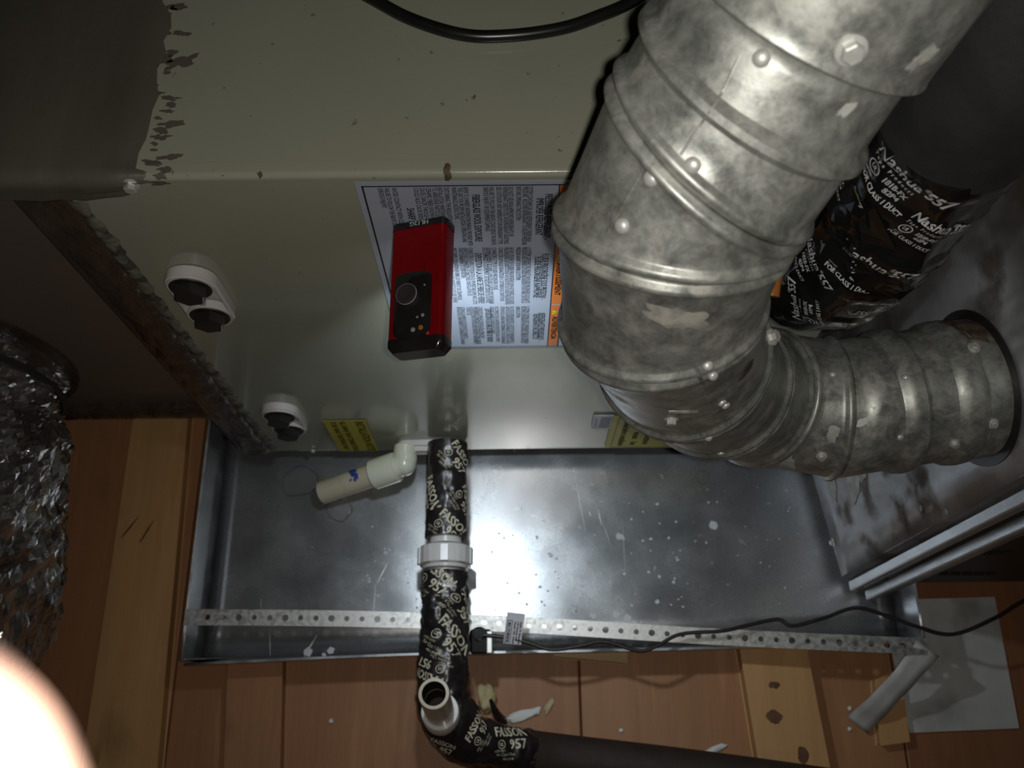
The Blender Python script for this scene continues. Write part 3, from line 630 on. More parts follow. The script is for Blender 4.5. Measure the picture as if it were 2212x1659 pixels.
# flex duct
fd = thing('flex_duct', 'crinkled silver film flex duct leaving the dark plenum over the boards', 'flex duct', (-.54, -.05, .1))
path = crom([(-.520, .03, .27), (-.520, -.03, .268), (-.522, -.10, .235), (-.553, -.19, .16), (-.64, -.29, .11), (-.75, -.40, .105), (-.9, -.48, .105)], 26)
def crinkle(L, th, r):
    p = V((math.cos(th)*2.2, math.sin(th)*2.2, L*26))
    return r*(1+.05*noise.noise(p)) + .008*abs(noise.noise(V((th*3.3, L*38, 2)))) + .006*noise.noise(V((th*8, L*75, 4))) - .0045*abs(noise.noise(V((th*15, L*140, 8)))) + .002*noise.noise(V((th*30, L*260, 1)))
vs, fs = tubevf(path, [.118+.010*min(1, i/50) for i in range(len(path))], 150, (False, False), crinkle)
mesh('film_jacket', vs, fs, M['film'], fd, False)
revolve('collar', (-.520, .014, .27), (0, -1, 0), [(0, .135), (.002, .135), (.0025, .122), (.03, .118)], M['mastic_wet'], fd, 48, cap=(False, False))
tube('draw_band', [V((-.520, -.012, .27)) + V((math.cos(a)*.126, 0, math.sin(a)*.126)) for a in [2*math.pi*i/60 for i in range(61)]], .003, M['foamblack'], fd, 6)

# ------------------------------------------------------------------ furnace
fu = thing('furnace', 'furnace casing with worn galvanized end panel and dark louvred front', 'furnace', (.6, .15, .02))
def pxz(y): return .333 - .008 + (.0-y)*.148      # x of the slightly skewed end panel at depth y
y0, y1 = -.138, .50
vs = []; fs = []; ny, nz = 22, 24
for i in range(ny+1):
    for k in range(nz+1):
        y = y0+(y1-y0)*i/ny; z = .018+(.66-.018)*k/nz
        vs.append((pxz(y)+.0012*noise.noise(V((y*8, z*8, 2))), y, z))
for i in range(ny):
    for k in range(nz): fs.append((i*(nz+1)+k, i*(nz+1)+k+1, (i+1)*(nz+1)+k+1, (i+1)*(nz+1)+k))
ep = mesh('end_panel', vs, fs, M['galv_worn'], fu, True, solid=.001)
xf = pxz(y0)
def vpanel(name, a, b, mat, z0=.018, z1=.66, t=.001):
    vs, fs = boxvf((0, 0, 0), (1, 1, 1)); A = V((*a, 0)); B = V((*b, 0)); d = (B-A); nrm = V((-d.y, d.x, 0)).normalized()*t
    P = [A, B, B+nrm, A+nrm]
    return mesh(name, [V((p.x, p.y, z0)) for p in P] + [V((p.x, p.y, z1)) for p in P], [(3,2,1,0),(4,5,6,7),(0,1,5,4),(1,2,6,5),(2,3,7,6),(3,0,4,7)], mat, fu, bev=.0004)
vpanel('front_return', (xf, y0), (xf+.026, y0-.006), M['galv_worn'])
for (x, y, wd) in ((xf+.013, y0-.012, .0095), (xf+.029, y0-.022, .0105)):      # vertical door rails: rounded channels
    ring0 = [(x-wd/2, y+.008), (x-wd/2, y-.001), (x-wd/2+.002, y-.003), (x+wd/2-.002, y-.003), (x+wd/2, y-.001), (x+wd/2, y+.008)]
    vs, fs = loft([[V((a, b, z)) for a, b in ring0] for z in (.012, .66)], True, (True, True))
    r_ = mesh('door_rail', vs, fs, M['galv'], fu, 'auto', bev=.001); r_['label'] = 'bright galvanized vertical door rail'
box('front_door', (xf+.036, y0-.012, .047), (1.15, y0+.004, .66), M['brown'], fu, bev=.002)
for k, (px, py) in enumerate([(2075, 1217), (2100, 1217), (2125, 1217), (2150, 1217), (2175, 1217), (2040, 1262), (2065, 1262), (2090, 1262), (2115, 1262), (2140, 1262)]):
    h = hit(px, py-22, 1, y0-.013); box('louver', (h.x-.0045, y0-.0145, h.z-.001), (h.x+.0045, y0-.0115, h.z+.001), M['plug'], fu)
box('casing', (xf+.03, y0+.006, .049), (1.15, .5, .655), M['brown'], fu)
box('top_cover', (.275, .06, .655), (1.15, .5, .662), M['brown'], fu)
bvf = bvh_of([ep])
# hole cut look: dark opening ring where the flue enters
c0 = V((pxz(-.066), -.066, .374)); fn = V((-1, -.148, 0)).normalized()
def on_ep(px, py):
    c = cast(bvf, px, py); return c
for k, (px, py) in enumerate([(1800, 1172)]):
    c = on_ep(px, py)
    if c: shared('screw', HEXSCREW, c[0], zrot(c[1]), fu, .8)
for px, py in ((2045, 1105), (1990, 1098)):
    c = on_ep(px, py)
    if c: revolve('pilot_hole', c[0], c[1], [(.0001, .0030), (.0003, .0028)], M['plug'], fu, 14)
for k, (px, py, s, mt, st, an) in enumerate([(1850, 1000, .020, 'cementgrey', 2.0, .9), (1800, 1040, .010, 'cementgrey', 1.5, .9), (1900, 975, .010, 'cementgrey', 1.8, .7)]):
    c = on_ep(px, py)
    if c: mesh('sealant_smear', *blob(bvf, c[0], c[1], s, 700+k, .0006, .5, 22, st, an), M[mt], fu)

# ------------------------------------------------------------------ flue pipe
R = .0490
fl = thing('flue_pipe', 'thick dull galvanized flue pipe with ribbed adjustable elbows bending into the furnace', 'flue pipe', (.34, -.066, .374))
ax = fn
NODES = [c0 - fn*.055, c0 + fn*.105, at(1632, 856, .672), at(1545, 828, .605), at(1475, 768, .530), at(1428, 673, .457), at(1449, 498, .402), at(1537, 332, .376), at(1735, 24, .345), at(1850, -150, .330), at(1960, -330, .315)]
def ring_n(px, py, ex, ey, rho):
    """normal of a joint ring seen as an ellipse: minor axis along image (ex, ey), axis ratio rho"""
    w_ = -ray(px, py).normalized(); e = RT*ex - UP*ey; e = (e - w_*e.dot(w_)).normalized(); return (e*math.sqrt(1-rho*rho) + w_*rho).normalized()
def plane_n(i):
    if i == 0: return (NODES[1]-NODES[0]).normalized()
    if i == len(NODES)-1: return (NODES[-1]-NODES[-2]).normalized()
    return ((NODES[i]-NODES[i-1]).normalized()+(NODES[i+1]-NODES[i]).normalized()).normalized()
NRM = [plane_n(i) for i in range(len(NODES))]
NRM[5] = ring_n(1428, 673, -.13, -.99, .58); NRM[6] = ring_n(1449, 498, .19, -.98, .38); NRM[7] = ring_n(1537, 332, .69, -.73, .30); NRM[8] = ring_n(1735, 24, .54, -.84, .25)
def joint_ring(i, n, r):
    """ring shared by the two sections that meet at joint i"""
    N_ = NRM[i]; C_ = NODES[i]; out = []
    ds = [(NODES[k+1]-NODES[k]).normalized() for k in (i-1, i) if 0 <= k < len(NODES)-1]
    bs = [basis(d, CAM-V((.15, -.08, .5))) for d in ds]
    for j in range(n):
        th = 2*math.pi*j/n; acc = V()
        for d, (e1, e2) in zip(ds, bs):
            p = C_ + (e1*math.cos(th)+e2*math.sin(th))*r; acc += p + d*(-((p-C_).dot(N_))/d.dot(N_))
        out.append(acc/len(ds))
    return out
def gore(i, r0, r1, beadA, beadB, name, n=72, extra=(), mid=6, seed=0):
    A, B, na, nb = NODES[i], NODES[i+1], NRM[i], NRM[i+1]
    d = (B-A).normalized()
    bead = [(.0, -.0004), (.0010, .0002), (.0022, .0020), (.0038, .0029), (.0054, .0020), (.0067, .0004), (.0075, 0)]
    ends = []
    for p, t_ in zip(joint_ring(i, n, r0), joint_ring(i+1, n, r1)):
        q = (p-A) - d*(p-A).dot(d) + (t_-B) - d*(t_-B).dot(d); ends.append((p, t_, q.normalized()))
    rowdef = [('A', x, dr) for x, dr in bead] if beadA else [('A', 0, 0)]
    rowdef += [('M', k/(mid+1), 0) for k in range(1, mid+1)]
    rowdef += ([('B', x, dr) for x, dr in reversed(bead)] if beadB else [('B', 0, 0)])
    for ek, ex, edr in extra: rowdef.append((ek, ex, edr))
    rings = []
    for kind, x, dr in rowdef:
        ring = []
        for (p, s, q) in ends:
            L = (s-p).dot(d); L = max(L, .002)
            m0 = min(.0075/L, .42) if beadA else 0; m1 = 1-(min(.0075/L, .42) if beadB else 0)
            if kind == 'A': t = x/.0075*m0
            elif kind == 'B': t = 1-x/.0075*(1-m1)
            else: t = m0+(m1-m0)*x
            pt = p.lerp(s, t)
            ring.append(pt + q*(dr*min(1, L/.012) + .0006*noise.noise(pt*28+V((seed, 0, 0)))))
        rings.append(ring)
    vs, fs = loft(rings, True, (False, False)); return mesh(name, vs, fs, M['flue'], fl, True, solid=.0009)
fp = []
# stub with crimp collars
fp.append(gore(0, R, R, False, False, 'stub_pipe'))
for dd, wd in ((.066, .010), (.026, .012)):
    o_ = c0+fn*dd
    fp.append(revolve('collar_bead', o_, fn, [(-wd, R), (-wd*.8, R+.0007), (-wd*.55, R+.0032), (0, R+.0038), (wd*.5, R+.003), (wd*.8, R+.0009), (wd, R)], M['flue'], fl, 72, cap=(False, False)))
fp.append(revolve('end_sleeve', c0-fn*.004, fn, [(-.04, R+.0016), (.020, R+.0016), (.0205, R)], M['flue'], fl, 72, cap=(False, False)))
for i in range(1, 5): fp.append(gore(i, R, R, True, True, 'elbow_gore', seed=i))
fp.append(gore(5, R, R, True, True, 'pipe_section', seed=8))
fp.append(gore(6, R, R, True, True, 'elbow_gore', seed=11))
fp.append(gore(7, R, R-.001, True, False, 'elbow_gore', seed=13))
fp.append(gore(8, R-.001, R-.001, False, False, 'upper_pipe', seed=15))
fp.append(gore(9, R-.001, R-.001, False, False, 'upper_pipe', seed=15))
# upper sleeve over the elbow and a pinched bead below it
d8 = (NODES[8]-NODES[7]).normalized(); dU = (NODES[9]-NODES[8]).normalized()
q_ = NODES[7].lerp(NODES[8], .52); n_q = ring_n(1640, 170, .6, -.8, .3)
fp.append(revolve('crimp_bead', q_, n_q, [(-.008, R-.0012), (-.005, R+.0012), (-.002, R+.0040), (.001, R+.0036), (.0032, R+.0006), (.005, R-.0014)], M['flue'], fl, 72, cap=(False, False)))
fp.append(revolve('sleeve', NODES[8], NRM[8], [(0, R+.0002), (-.0004, R+.0030), (.0008, R+.0042), (.0022, R+.0036), (.006, R+.0034), (.13, R+.0034)], M['flue'], fl, 72, cap=(False, False)))
bvfl = bvh_of(fp)
for px, py in [(1645, 126), (1496, 357), (1406, 386), (1343, 488), (1541, 812), (1560, 870), (1568, 876), (1530, 945), (1557, 979), (1530, 790), (1945, 945), (1955, 815), (1800, 808)]:
    c = cast(bvfl, px, py)
    if c: shared('rivet', RIVET, c[0], zrot(c[1]), fl, .75 if py > 700 else 1)
for px, py, s in [(1838, 108, 1.0), (1667, 728, .9), (2103, 752, .8), (1775, 985, .7), (2062, 958, .7), (1450, 906, .7), (2145, 915, .7)]:
    c = cast(bvfl, px, py)
    if c:
        o = shared('hex_screw', HEXSCREW, c[0], zrot(c[1]), fl, s)
c = cast(bvfl, 1452, 915)
if c: revolve('brass_tip', c[0], c[1], [(0, .0018), (.001, .0012), (.0016, .0002)], M['brass'], fl, 10)
# lap seams: straight raised strips along sections
def seam(pxs, name='lap_seam', wd=.0005, lift=.0002):
    pts = []
    for (a, b) in zip(pxs[:-1], pxs[1:]):
        for k in range(10):
            t = k/9; c = cast(bvfl, a[0]+(b[0]-a[0])*t, a[1]+(b[1]-a[1])*t)
            if c: pts.append(c)
    vs = []; fs = []
    for i, (p, n) in enumerate(pts):
        d = (pts[min(i+1, len(pts)-1)][0]-pts[max(i-1, 0)][0]).normalized(); s = d.cross(n).normalized()*wd
        vs += [p-s, p-s*.6+n*lift, p+s*.6+n*lift, p+s]
    for i in range(len(pts)-1):
        for k in range(3): fs.append((i*4+k, i*4+k+1, (i+1)*4+k+1, (i+1)*4+k))
    mesh(name, vs, fs, M['flue'], fl, True)
seam([(1400, 345), (1310, 505)]); seam([(1598, 120), (1560, 200), (1470, 335)]); seam([(1500, 785), (1545, 895)], 'lap_seam', .0010, .0005); seam([(1490, 905), (1530, 960)], 'lap_seam', .0010, .0005)
seam([(1445, 888), (1505, 888)], 'lap_seam', .0012, .0014)
# stains, rust and paint on the flue
for k, (px, py, s, mt, st, an) in enumerate([(1612, 800, .0065, 'rust', .7, .6), (1862, 912, .0046, 'whitepaint', .5, .3), (2078, 705, .011, 'rust', 1.6, .5), (1345, 655, .0045, 'flue', 1, 0), (1800, 940, .0035, 'cementgrey', 2, .2), (1840, 700, .006, 'dustpatch', 2, 1), (1470, 690, .006, 'dustpatch', 2.2, 1.2), (1700, 1000, .005, 'cementgrey', 2.5, .2), (1985, 130, .006, 'cementgrey', .6, .5), (1830, 235, .004, 'cementgrey', .5, .3)]):
    c = cast(bvfl, px, py)
    if c: mesh('dent_mark' if mt == 'flue' else 'stain', *blob(bvfl, c[0], c[1], s, 800+k, .0005 if mt != 'flue' else .0016, .45, 18, st, an), M[mt], fl, True)
# black ring painted in for the shaded gap where the flue enters
revolve('opening_shade_ring', c0+fn*.0012, fn, [(0, R+.0016), (.0004, R+.0085), (-.001, R+.0085)], M['plug'], fu, 64, cap=(False, False))

# ------------------------------------------------------------------ taped refrigerant line
TX, TY, TR = .204, -.042, .0375
tl_ = thing('refrigerant_line', 'thick refrigerant line wrapped in glossy black printed tape beside the flue', 'refrigerant line', (TX, TY, .46))
tpath = crom([(TX-.026, .0, .478), (TX-.022, -.022, .480), (TX-.012, -.036, .496), (TX-.004, TY, .53), (TX, TY, .57), (TX+.001, TY, .61), (TX+.002, TY, .65)], 14)
def fac(L, th, r):
    k = 7; a = (th + L*6) % (2*math.pi/k) - math.pi/k
    facet = math.cos(math.pi/k)/math.cos(a)
    return r*(.55+.45*facet*1.03) + .0030*noise.noise(V((math.cos(th)*1.6, math.sin(th)*1.6, L*22))) - .0022*abs(noise.noise(V((th*2.2+L*30, L*16, 4)))) + (.0012 if (L*1000+th*5) % 34 < 12 else 0)
rr = [TR*(.80+.20*min(1, i/26)) for i in range(len(tpath))]
vs, fs = tubevf(tpath, rr, 72, (True, True), fac); tp = mesh('tape_wrap', vs, fs, M['tape2'], tl_, 'auto')
tube('foam_sleeve', crom([(TX+.002, TY, .645), (TX+.003, TY+.001, .70), (TX+.006, TY+.012, .76), (TX+.01, TY+.03, .84)], 8), TR*1.0, M['foamblack'], tl_, 40)
bvt2 = bvh_of([tp])
# loose tape flaps
for k, (px, py, s, st, an) in enumerate([(1765, 455, .012, 1.7, .3), (1860, 470, .014, 1.9, .8), (1830, 560, .015, 1.6, 1.2), (1930, 620, .012, 2.0, .9)]):
    c = cast(bvt2, px, py)
    if c:
        v_, f_ = blob(bvt2, c[0], c[1], s, 900+k, .0012, .09, 5, st, an); mesh('tape_flap', v_, f_, M['tape2'], tl_)
for pts in ([at(1662, 640, .50), at(1668, 600, .50), at(1685, 560, .505), at(1712, 520, .51), at(1740, 470, .52)],):
    o = tube('copper_line', crom(pts, 8), .0055, M['copper'], tl_, 16); o['label'] = 'orange copper line'
def decal(bv, px, py, ang, parts2d, lift=.0006, mat='print2', parent=None, name='lettering'):
    """lay printed shapes on a surface: local plane at the hit point, draped along its normal"""
    c = cast(bv, px, py)
    if not c: return []
    p, n = c; u = (RT*math.cos(ang) - UP*math.sin(ang)); u = (u - n*u.dot(n)).normalized(); v = n.cross(u)
    out = []
    for vf in parts2d:
        vs = []; ok = True
        for x, y in vf[0]:
            q = p + u*x + v*y; h = bv.ray_cast(q+n*.015, -n, .04)
            if h[0] is None: vs.append(None); continue
            hn = h[1] if h[1].dot(n) > 0 else -h[1]; vs.append(h[0]+hn*lift)
        fs = [f for f in vf[1] if all(vs[i] is not None for i in f)]
        vs = [w if w is not None else p for w in vs]; out.append((vs, fs))
    return out
def nashua(s=1.0):
    P = []
    P.append(shift2d(text2d("Nashua", .0082*s, .030*s, .0004*s), -.024*s, .004*s)); P.append(shift2d(text2d("557", .0082*s, .0135*s, .0007*s), .0085*s, .004*s))
    P.append(shift2d(text2d("®", .003*s, None), .0062*s, .010*s))
    P.append(shift2d(text2d("T a p e   P r o d u c t s", .0026*s, .028*s, .0002*s), -.023*s, -.0005*s))
    P.append(ring2d(-.017*s, -.0065*s, .0043*s, .0008*s)); P.append(shift2d(text2d("UL", .0034*s, .0042*s, .0003*s, True), -.017*s, -.0080*s))
    P.append(shift2d(text2d("LISTED", .0018*s, .006*s, .0002*s, True), -.017*s, -.0135*s))
    P.append(shift2d(text2d("181B-FX", .0038*s, .0155*s, .0004*s), -.0105*s, -.0070*s)); P.append(shift2d(text2d("82P4", .0034*s, .0095*s, .0004*s), -.006*s, -.0120*s))
    P.append(shift2d(text2d("FOR CLASS 1 DUCT", .0030*s, .031*s, .0003*s), -.020*s, -.0180*s)); return P
parts = []
for px, py, an, s in [(1955, 405, .87, .93), (1880, 585, .58, .93), (2020, 510, .80, .72), (1985, 260, .85, .8), (1830, 390, 1.35, .70), (1752, 570, 1.45, .75), (1730, 655, -.9, .72), (1905, 665, 3.6, .62), (2075, 345, .8, .6), (1990, 640, 3.8, .5)]:
    parts += decal(bvt2, px, py, an, nashua(s))
mesh('lettering', *join(parts), M['print2'], tl_)['kind'] = 'stuff'

# ------------------------------------------------------------------ black cable on the cabinet top
o = tube('power_cable', crom([hit(px, py, 2, ZT+.0045) for px, py in [(480, -240), (640, -95), (800, -5), (890, 42), (1000, 75), (1100, 77), (1210, 62), (1290, 36), (1370, 0), (1480, -80), (1640, -240)]], 10), .0039, M['rubber'], None, 14, smooth=True)
tag(o, 'black power cable sagging across the top of the painted cabinet', 'cable')

# ------------------------------------------------------------------ work light stuck to the panel by its magnet
WI, WO = hit(904, 474, 1, -.003), at(893, 757, .546)
wl = thing('work_light', 'red metal pocket work light sticking out from the cabinet face on its magnet', 'work light', (WI.x, -.003, WI.z))
wa = (WO-WI).normalized(); WL = (WO-WI).length; roll = math.radians(19)
w0 = wa.cross(V((0, 0, 1))).normalized(); w0 = w0 if w0.x > 0 else -w0
wn0 = w0.cross(wa); wn0 = wn0 if wn0.z > 0 else -wn0
wr = w0*math.cos(roll) + wn0*math.sin(roll); wn = wn0*math.cos(roll) - w0*math.sin(roll)
WW, WT = .0182, .0165
def wpt(r, u, f): return WI + wr*r + wa*u + wn*(f-WT*.0)      # r across, u away from the cabinet, f above the top face
def wring(u, grow=0, k=1.0):
    pts = []; c = .0035
    for sx, sf, a0 in ((1, 1, 0), (-1, 1, 90), (-1, -1, 180), (1, -1, 270)):
        for q in range(5):
            a = math.radians(a0+22.5*q)
            pts.append(wpt((sx*(WW-c)+math.cos(a)*(c+grow))*k, u, -WT/2+(sf*(WT/2-c)+math.sin(a)*(c+grow))*k))
    return pts
vs, fs = loft([wring(.005), wring(WL-.008)], True, (True, True)); body = mesh('body', vs, fs, M['red'], wl, 'auto')
vs, fs = loft([wring(0, -.0008), wring(.001, .0003), wring(.0052, .0003)], True, (True, True)); capT = mesh('end_cap', vs, fs, M['gloss'], wl, 'auto')
vs, fs = loft([wring(WL-.0085, .0003), wring(WL-.004, .0003), wring(WL, .0, .84)], True, (True, True)); mesh('nose_cap', vs, fs, M['gloss'], wl, 'auto')
ink = [place2d(text2d("HL12G", .0028, .0125, .0002, True), lambda x, y: wpt(-x+.001, .0014+y, .0007))]
o = mesh('lettering', *join(ink), M['white'], capT); o['kind'] = 'stuff'
def rrect(cx, cu, hw, hh, c, f):
    pts = []
    for sx, su, a0 in ((1, 1, 0), (-1, 1, 90), (-1, -1, 180), (1, -1, 270)):
        for q in range(6): a = math.radians(a0+18*q); pts.append(wpt(cx+sx*(hw-c)+c*math.cos(a), cu+su*(hh-c)+c*math.sin(a), f))
    return pts
cu = WL*.66; hh = WL*.245
r0 = [rrect(-.0015, cu, .0120, hh, .005, -.0005), rrect(-.0015, cu, .0120, hh, .005, .0012), rrect(-.0015, cu, .0112, hh-.0008, .0045, .0017)]
vs, fs = loft(r0, True, (False, True)); inset = mesh('inset_panel', vs, fs, M['gloss'], wl, 'auto')
revolve('button', wpt(-.0035, WL*.60, .0012), wn, [(0, .0068), (.0042, .0068), (.0050, .0062), (.0046, .0054)], M['lens'], wl, 36)
revolve('button_rim', wpt(-.0035, WL*.60, .0052), wn, [(0, .0069), (.0006, .0067), (.0006, .0060), (0, .0060)], M['greyink'], wl, 36, cap=(False, False))
for r, u, sz, mt in ((.0050, .845, .0017, 'copper'), (.0, .855, .0016, 'greyink'), (.0060, .755, .0012, 'greyink'), (.0025, .765, .0008, 'greyink'), (.0065, .53, .0007, 'greyink')):
    revolve('indicator', wpt(r, u*WL, .0014), wn, [(0, sz), (.0006, sz*.9), (.0008, sz*.3)], M[mt], wl, 14)
revolve('magnet', wpt(0, .001, -WT/2), V((0, 1, 0)), [(-.001, .006), (.0022, .006)], M['chrome'], wl, 24)
# its lamp: LED strip along the underside, facing the pan
led = [wpt(r, u*WL, -WT-.0006) for r, u in ((-.011, .50), (.011, .50), (.011, .95), (-.011, .95))]
vs, fs = extrude(led, wn*.0010); mesh('lamp_lens', vs, fs, emis('lamp_lens_glow', (.85, .95, 1), 6), wl)
sd = bpy.data.lights.new('work_light_beam', 'AREA'); sd.shape = 'RECTANGLE'; sd.size = .022; sd.size_y = .034; sd.energy = .52; sd.color = (.80, .92, 1.0); sd.spread = math.radians(117)
so = bpy.data.objects.new('work_light_beam', sd); COL.objects.link(so); so.parent = wl
bz = (wn*math.cos(.14) - wa*math.sin(.14)).normalized(); mm = Matrix((wr, bz.cross(wr), bz)).transposed().to_4x4(); mm.translation = wpt(0, .72*WL, -WT-.0012) - ORI['work_light']; so.matrix_basis = mm

# ------------------------------------------------------------------ overflow elbow (ivory elbow with cream pipe)
ov = thing('overflow_drain', 'ivory plastic elbow with cream stub pipe on the cabinet drain port', 'drain elbow', (-.114, -.02, .045))
e0 = V((-.1135, -.004, ZP)); ec = V((-.1145, -.0235, ZP)); ed = (V((-.196, -.0420, .034))-ec).normalized()
rE = .0143
pts = [e0, e0.lerp(ec, .55)] + [e0.lerp(ec, .55).lerp(ec, t)*(1-t)+(ec.lerp(ec+ed*.014, t))*t for t in (.25, .5, .75, 1)]
vs, fs = tubevf(crom([e0, e0.lerp(ec, .5), ec+V((.001, .004, 0)), ec+V((-.004, -.0005, -.001)), ec+ed*.016], 6), .0125, 28); mesh('elbow', vs, fs, M['elbow'], ov, True)
# rounded back of the elbow
bm = bmesh.new(); bmesh.ops.create_uvsphere(bm, u_segments=24, v_segments=14, radius=.0128); vs = [v.co+ec for v in bm.verts]; fs = [tuple(v.index for v in f.verts) for f in bm.faces]; bm.free()
mesh('elbow_back', vs, fs, M['elbow'], ov, True)
hub = revolve('hub', ec+ed*.008, ed, [(0, .0128), (.0008, .0158), (.003, .0162), (.028, .0162), (.0292, .0150), (.0295, .0118)], M['elbow'], ov, 36)
pipe = revolve('pipe', ec+ed*.034, ed, [(0, .0125), (.0655, .0125), (.0660, .0121), (.0660, .0100), (.03, .0098)], M['cream'], ov, 36, cap=(False, True))
bvo = bvh_of([pipe, hub])
for k, (px, py, s, st, an) in enumerate([(762, 1020, .0050, 1.9, .3), (770, 1032, .0030, 1.6, 1.0), (799, 993, .0022, 1.8, .5), (757, 1037, .0016, 1.5, .1)]):
    c = cast(bvo, px, py)
    if c: mesh('blue_mark', *blob(bvo, c[0], c[1], s*.8, 1000+k, .0003, .6, 14, st, an), M['bluemark'], ov)
parts = []
for k in range(3): parts += decal(bvo, 822+k*9, 984-k*4, -.37, [text2d("III", .006, .0055, 0, True)], .0003)
mesh('printed_code', *join(parts), M['bluemark'], ov)

# ------------------------------------------------------------------ taped condensate pipe with union
dp = thing('condensate_drain', 'condensate drain pipe wrapped in black printed foil tape with a white union', 'drain pipe', (-.068, -.13, .04))
DX, DZ, DR = -.0690, .0690, .0222
def wrapf(seed, loose=1.0):
    def f(L, th, r):
        return r + .0011*loose*noise.noise(V((math.cos(th)*1.8+seed, math.sin(th)*1.8, L*45))) + .0009*loose*noise.noise(V((math.cos(th)*4+seed, math.sin(th)*4, L*120))) + (.0007 if ((L*1000+th*7+seed*9) % 42) < 20 else 0)
    return f
upp = [V((DX, -.004-.100*i/60, DZ)) for i in range(61)]
vs, fs = tubevf(upp, DR-.0016, 64, (True, True), wrapf(1)); w1 = mesh('tape_wrap', vs, fs, M['tape'], dp, 'auto')
# union
UY = -.104
revolve('union_collar', (DX, UY+.004, DZ), (0, -1, 0), [(0, .0160), (.010, .0160), (.0105, .0155)], M['pvc'], dp, 40)
nut = []
prof = [(.0085, .0200), (.0095, .0248), (.0115, .0262), (.027, .0262), (.0285, .0250), (.0290, .0235), (.032, .0228), (.0325, .017)]
un = revolve('union_nut', (DX, UY, DZ), (0, -1, 0), prof, M['pvc'], dp, 48)
for k in range(9):
    a = 2*math.pi*k/9+.15; u = V((math.cos(a), 0, math.sin(a))); s_ = V((-math.sin(a), 0, math.cos(a)))
    c = V((DX, UY-.0195, DZ))+u*.0266
    P = [c+s_*x+V((0, -1, 0))*y+u*h for h in (-.001, .0012) for x, y in ((-.0042, -.0085), (.0042, -.0085), (.0042, .0085), (-.0042, .0085))]
    mesh('grip_rib', P, [(3,2,1,0),(4,5,6,7),(0,1,5,4),(1,2,6,5),(2,3,7,6),(3,0,4,7)], M['pvc'], un, bev=.0006)
revolve('union_tail', (DX, UY-.030, DZ), (0, -1, 0), [(0, .0165), (.014, .0160)], M['pvc'], dp, 40)
lowp = [V((DX, -.1395-.0935*i/60, DZ)) for i in range(60)]
bend = crom([V((DX, -.232, DZ)), V((DX, -.250, DZ-.001)), V((DX+.004, -.270, DZ-.006)), V((DX+.018, -.289, DZ-.016)), V((DX+.040, -.300, DZ-.028)), V((DX+.066, -.306, DZ-.040)), V((DX+.082, -.309, DZ-.046))], 10)
rl = [DR+.0006]*60 + [DR+.0006+.0030*math.sin(min(1, i/40)*math.pi) for i in range(len(bend)-1)]
vs, fs = tubevf(lowp+bend[1:], rl, 64, (True, True), wrapf(5, 2.3)); w2 = mesh('tape_wrap', vs, fs, M['tape'], dp, 'auto')
o = tube('foam_sleeve', crom([V((DX+.070, -.307, .027)), V((.05, -.313, .010)), V((.16, -.326, .004)), V((.30, -.345, .003)), (.48, -.372, .003), (.75, -.412, .003), (1.2, -.47, .003)], 8), .0225, M['foam'], dp, 40, smooth=True); o['label'] = 'dark brown foam pipe sleeve'
# vent stub
Hb, Ht = hit(950, 1536, 2, .100), hit(937, 1498, 2, .165); sdv = (Ht-Hb).normalized(); Sb = Hb - sdv*.022
revolve('tee_hub', Sb, sdv, [(0, .0175), (.0212, .0175), (.0222, .0168), (.0222, .0134)], M['pvc'], dp, 40)
vp_ = revolve('vent_pipe', Sb, sdv, [(0, .01335), ((Ht-Sb).length-.0004, .01335), ((Ht-Sb).length, .0130), ((Ht-Sb).length, .0104), ((Ht-Sb).length-.03, .0103)], M['cream'], dp, 40, cap=(True, False))
revolve('vent_bore', Sb, sdv, [((Ht-Sb).length-.002, .01032), (.03, .0103), (.029, .0005)], M['foam'], dp, 40, cap=(False, True))
bvd1, bvd2 = bvh_of([w1]), bvh_of([w2])
def fasson(s=1.0, which=0):
    P = [shift2d(text2d("FASSON", .0074*s, .030*s, .0006*s), -.015*s, .002*s), shift2d(text2d("957", .0074*s, .0145*s, .0006*s), -.002*s, -.0075*s)]
    P += [ring2d(-.0095*s, -.0040*s, .0036*s, .0006*s), shift2d(text2d("UL", .0028*s, .0034*s, .0002*s, True), -.0095*s, -.0054*s)]
    P += [shift2d(text2d("LISTED 181B-FX", .0015*s, .010*s), -.016*s, -.0096*s), shift2d(text2d("For Class 1 Duct", .0022*s, .017*s), -.014*s, -.0125*s), shift2d(text2d("MEA 355-02", .0017*s, .010*s), -.008*s, -.0155*s)]
    return P
parts = []
for px, py, an, s in [(925, 948, 2.4, 1.0), (990, 990, .98, 1.15), (925, 1068, .62, 1.2), (1003, 1085, 1.1, 1.1), (972, 1138, .75, 1.15)]: parts += decal(bvd1, px, py, an, fasson(s), .0007)
mesh('lettering', *join(parts), M['print'], dp)['kind'] = 'stuff'
parts = []
for px, py, an, s in [(940, 1250, .72, 1.2), (1003, 1312, 1.1, 1.15), (908, 1322, .6, 1.0), (972, 1378, .9, 1.3), (925, 1446, 3.5, 1.1), (955, 1612, .25, .8), (1035, 1575, -1.0, .95), (1103, 1597, -.08, 1.15)]: parts += decal(bvd2, px, py, an, fasson(s), .0008)
mesh('lettering', *join(parts), M['print'], dp)['kind'] = 'stuff'
# torn tape tail
o = tube('tape_tail', crom([at(1085, 1560, .96), at(1072, 1540, .95), at(1060, 1512, .945)], 5), [.006*(1-.07*i) for i in range(11)], M['tape'], dp, 8)

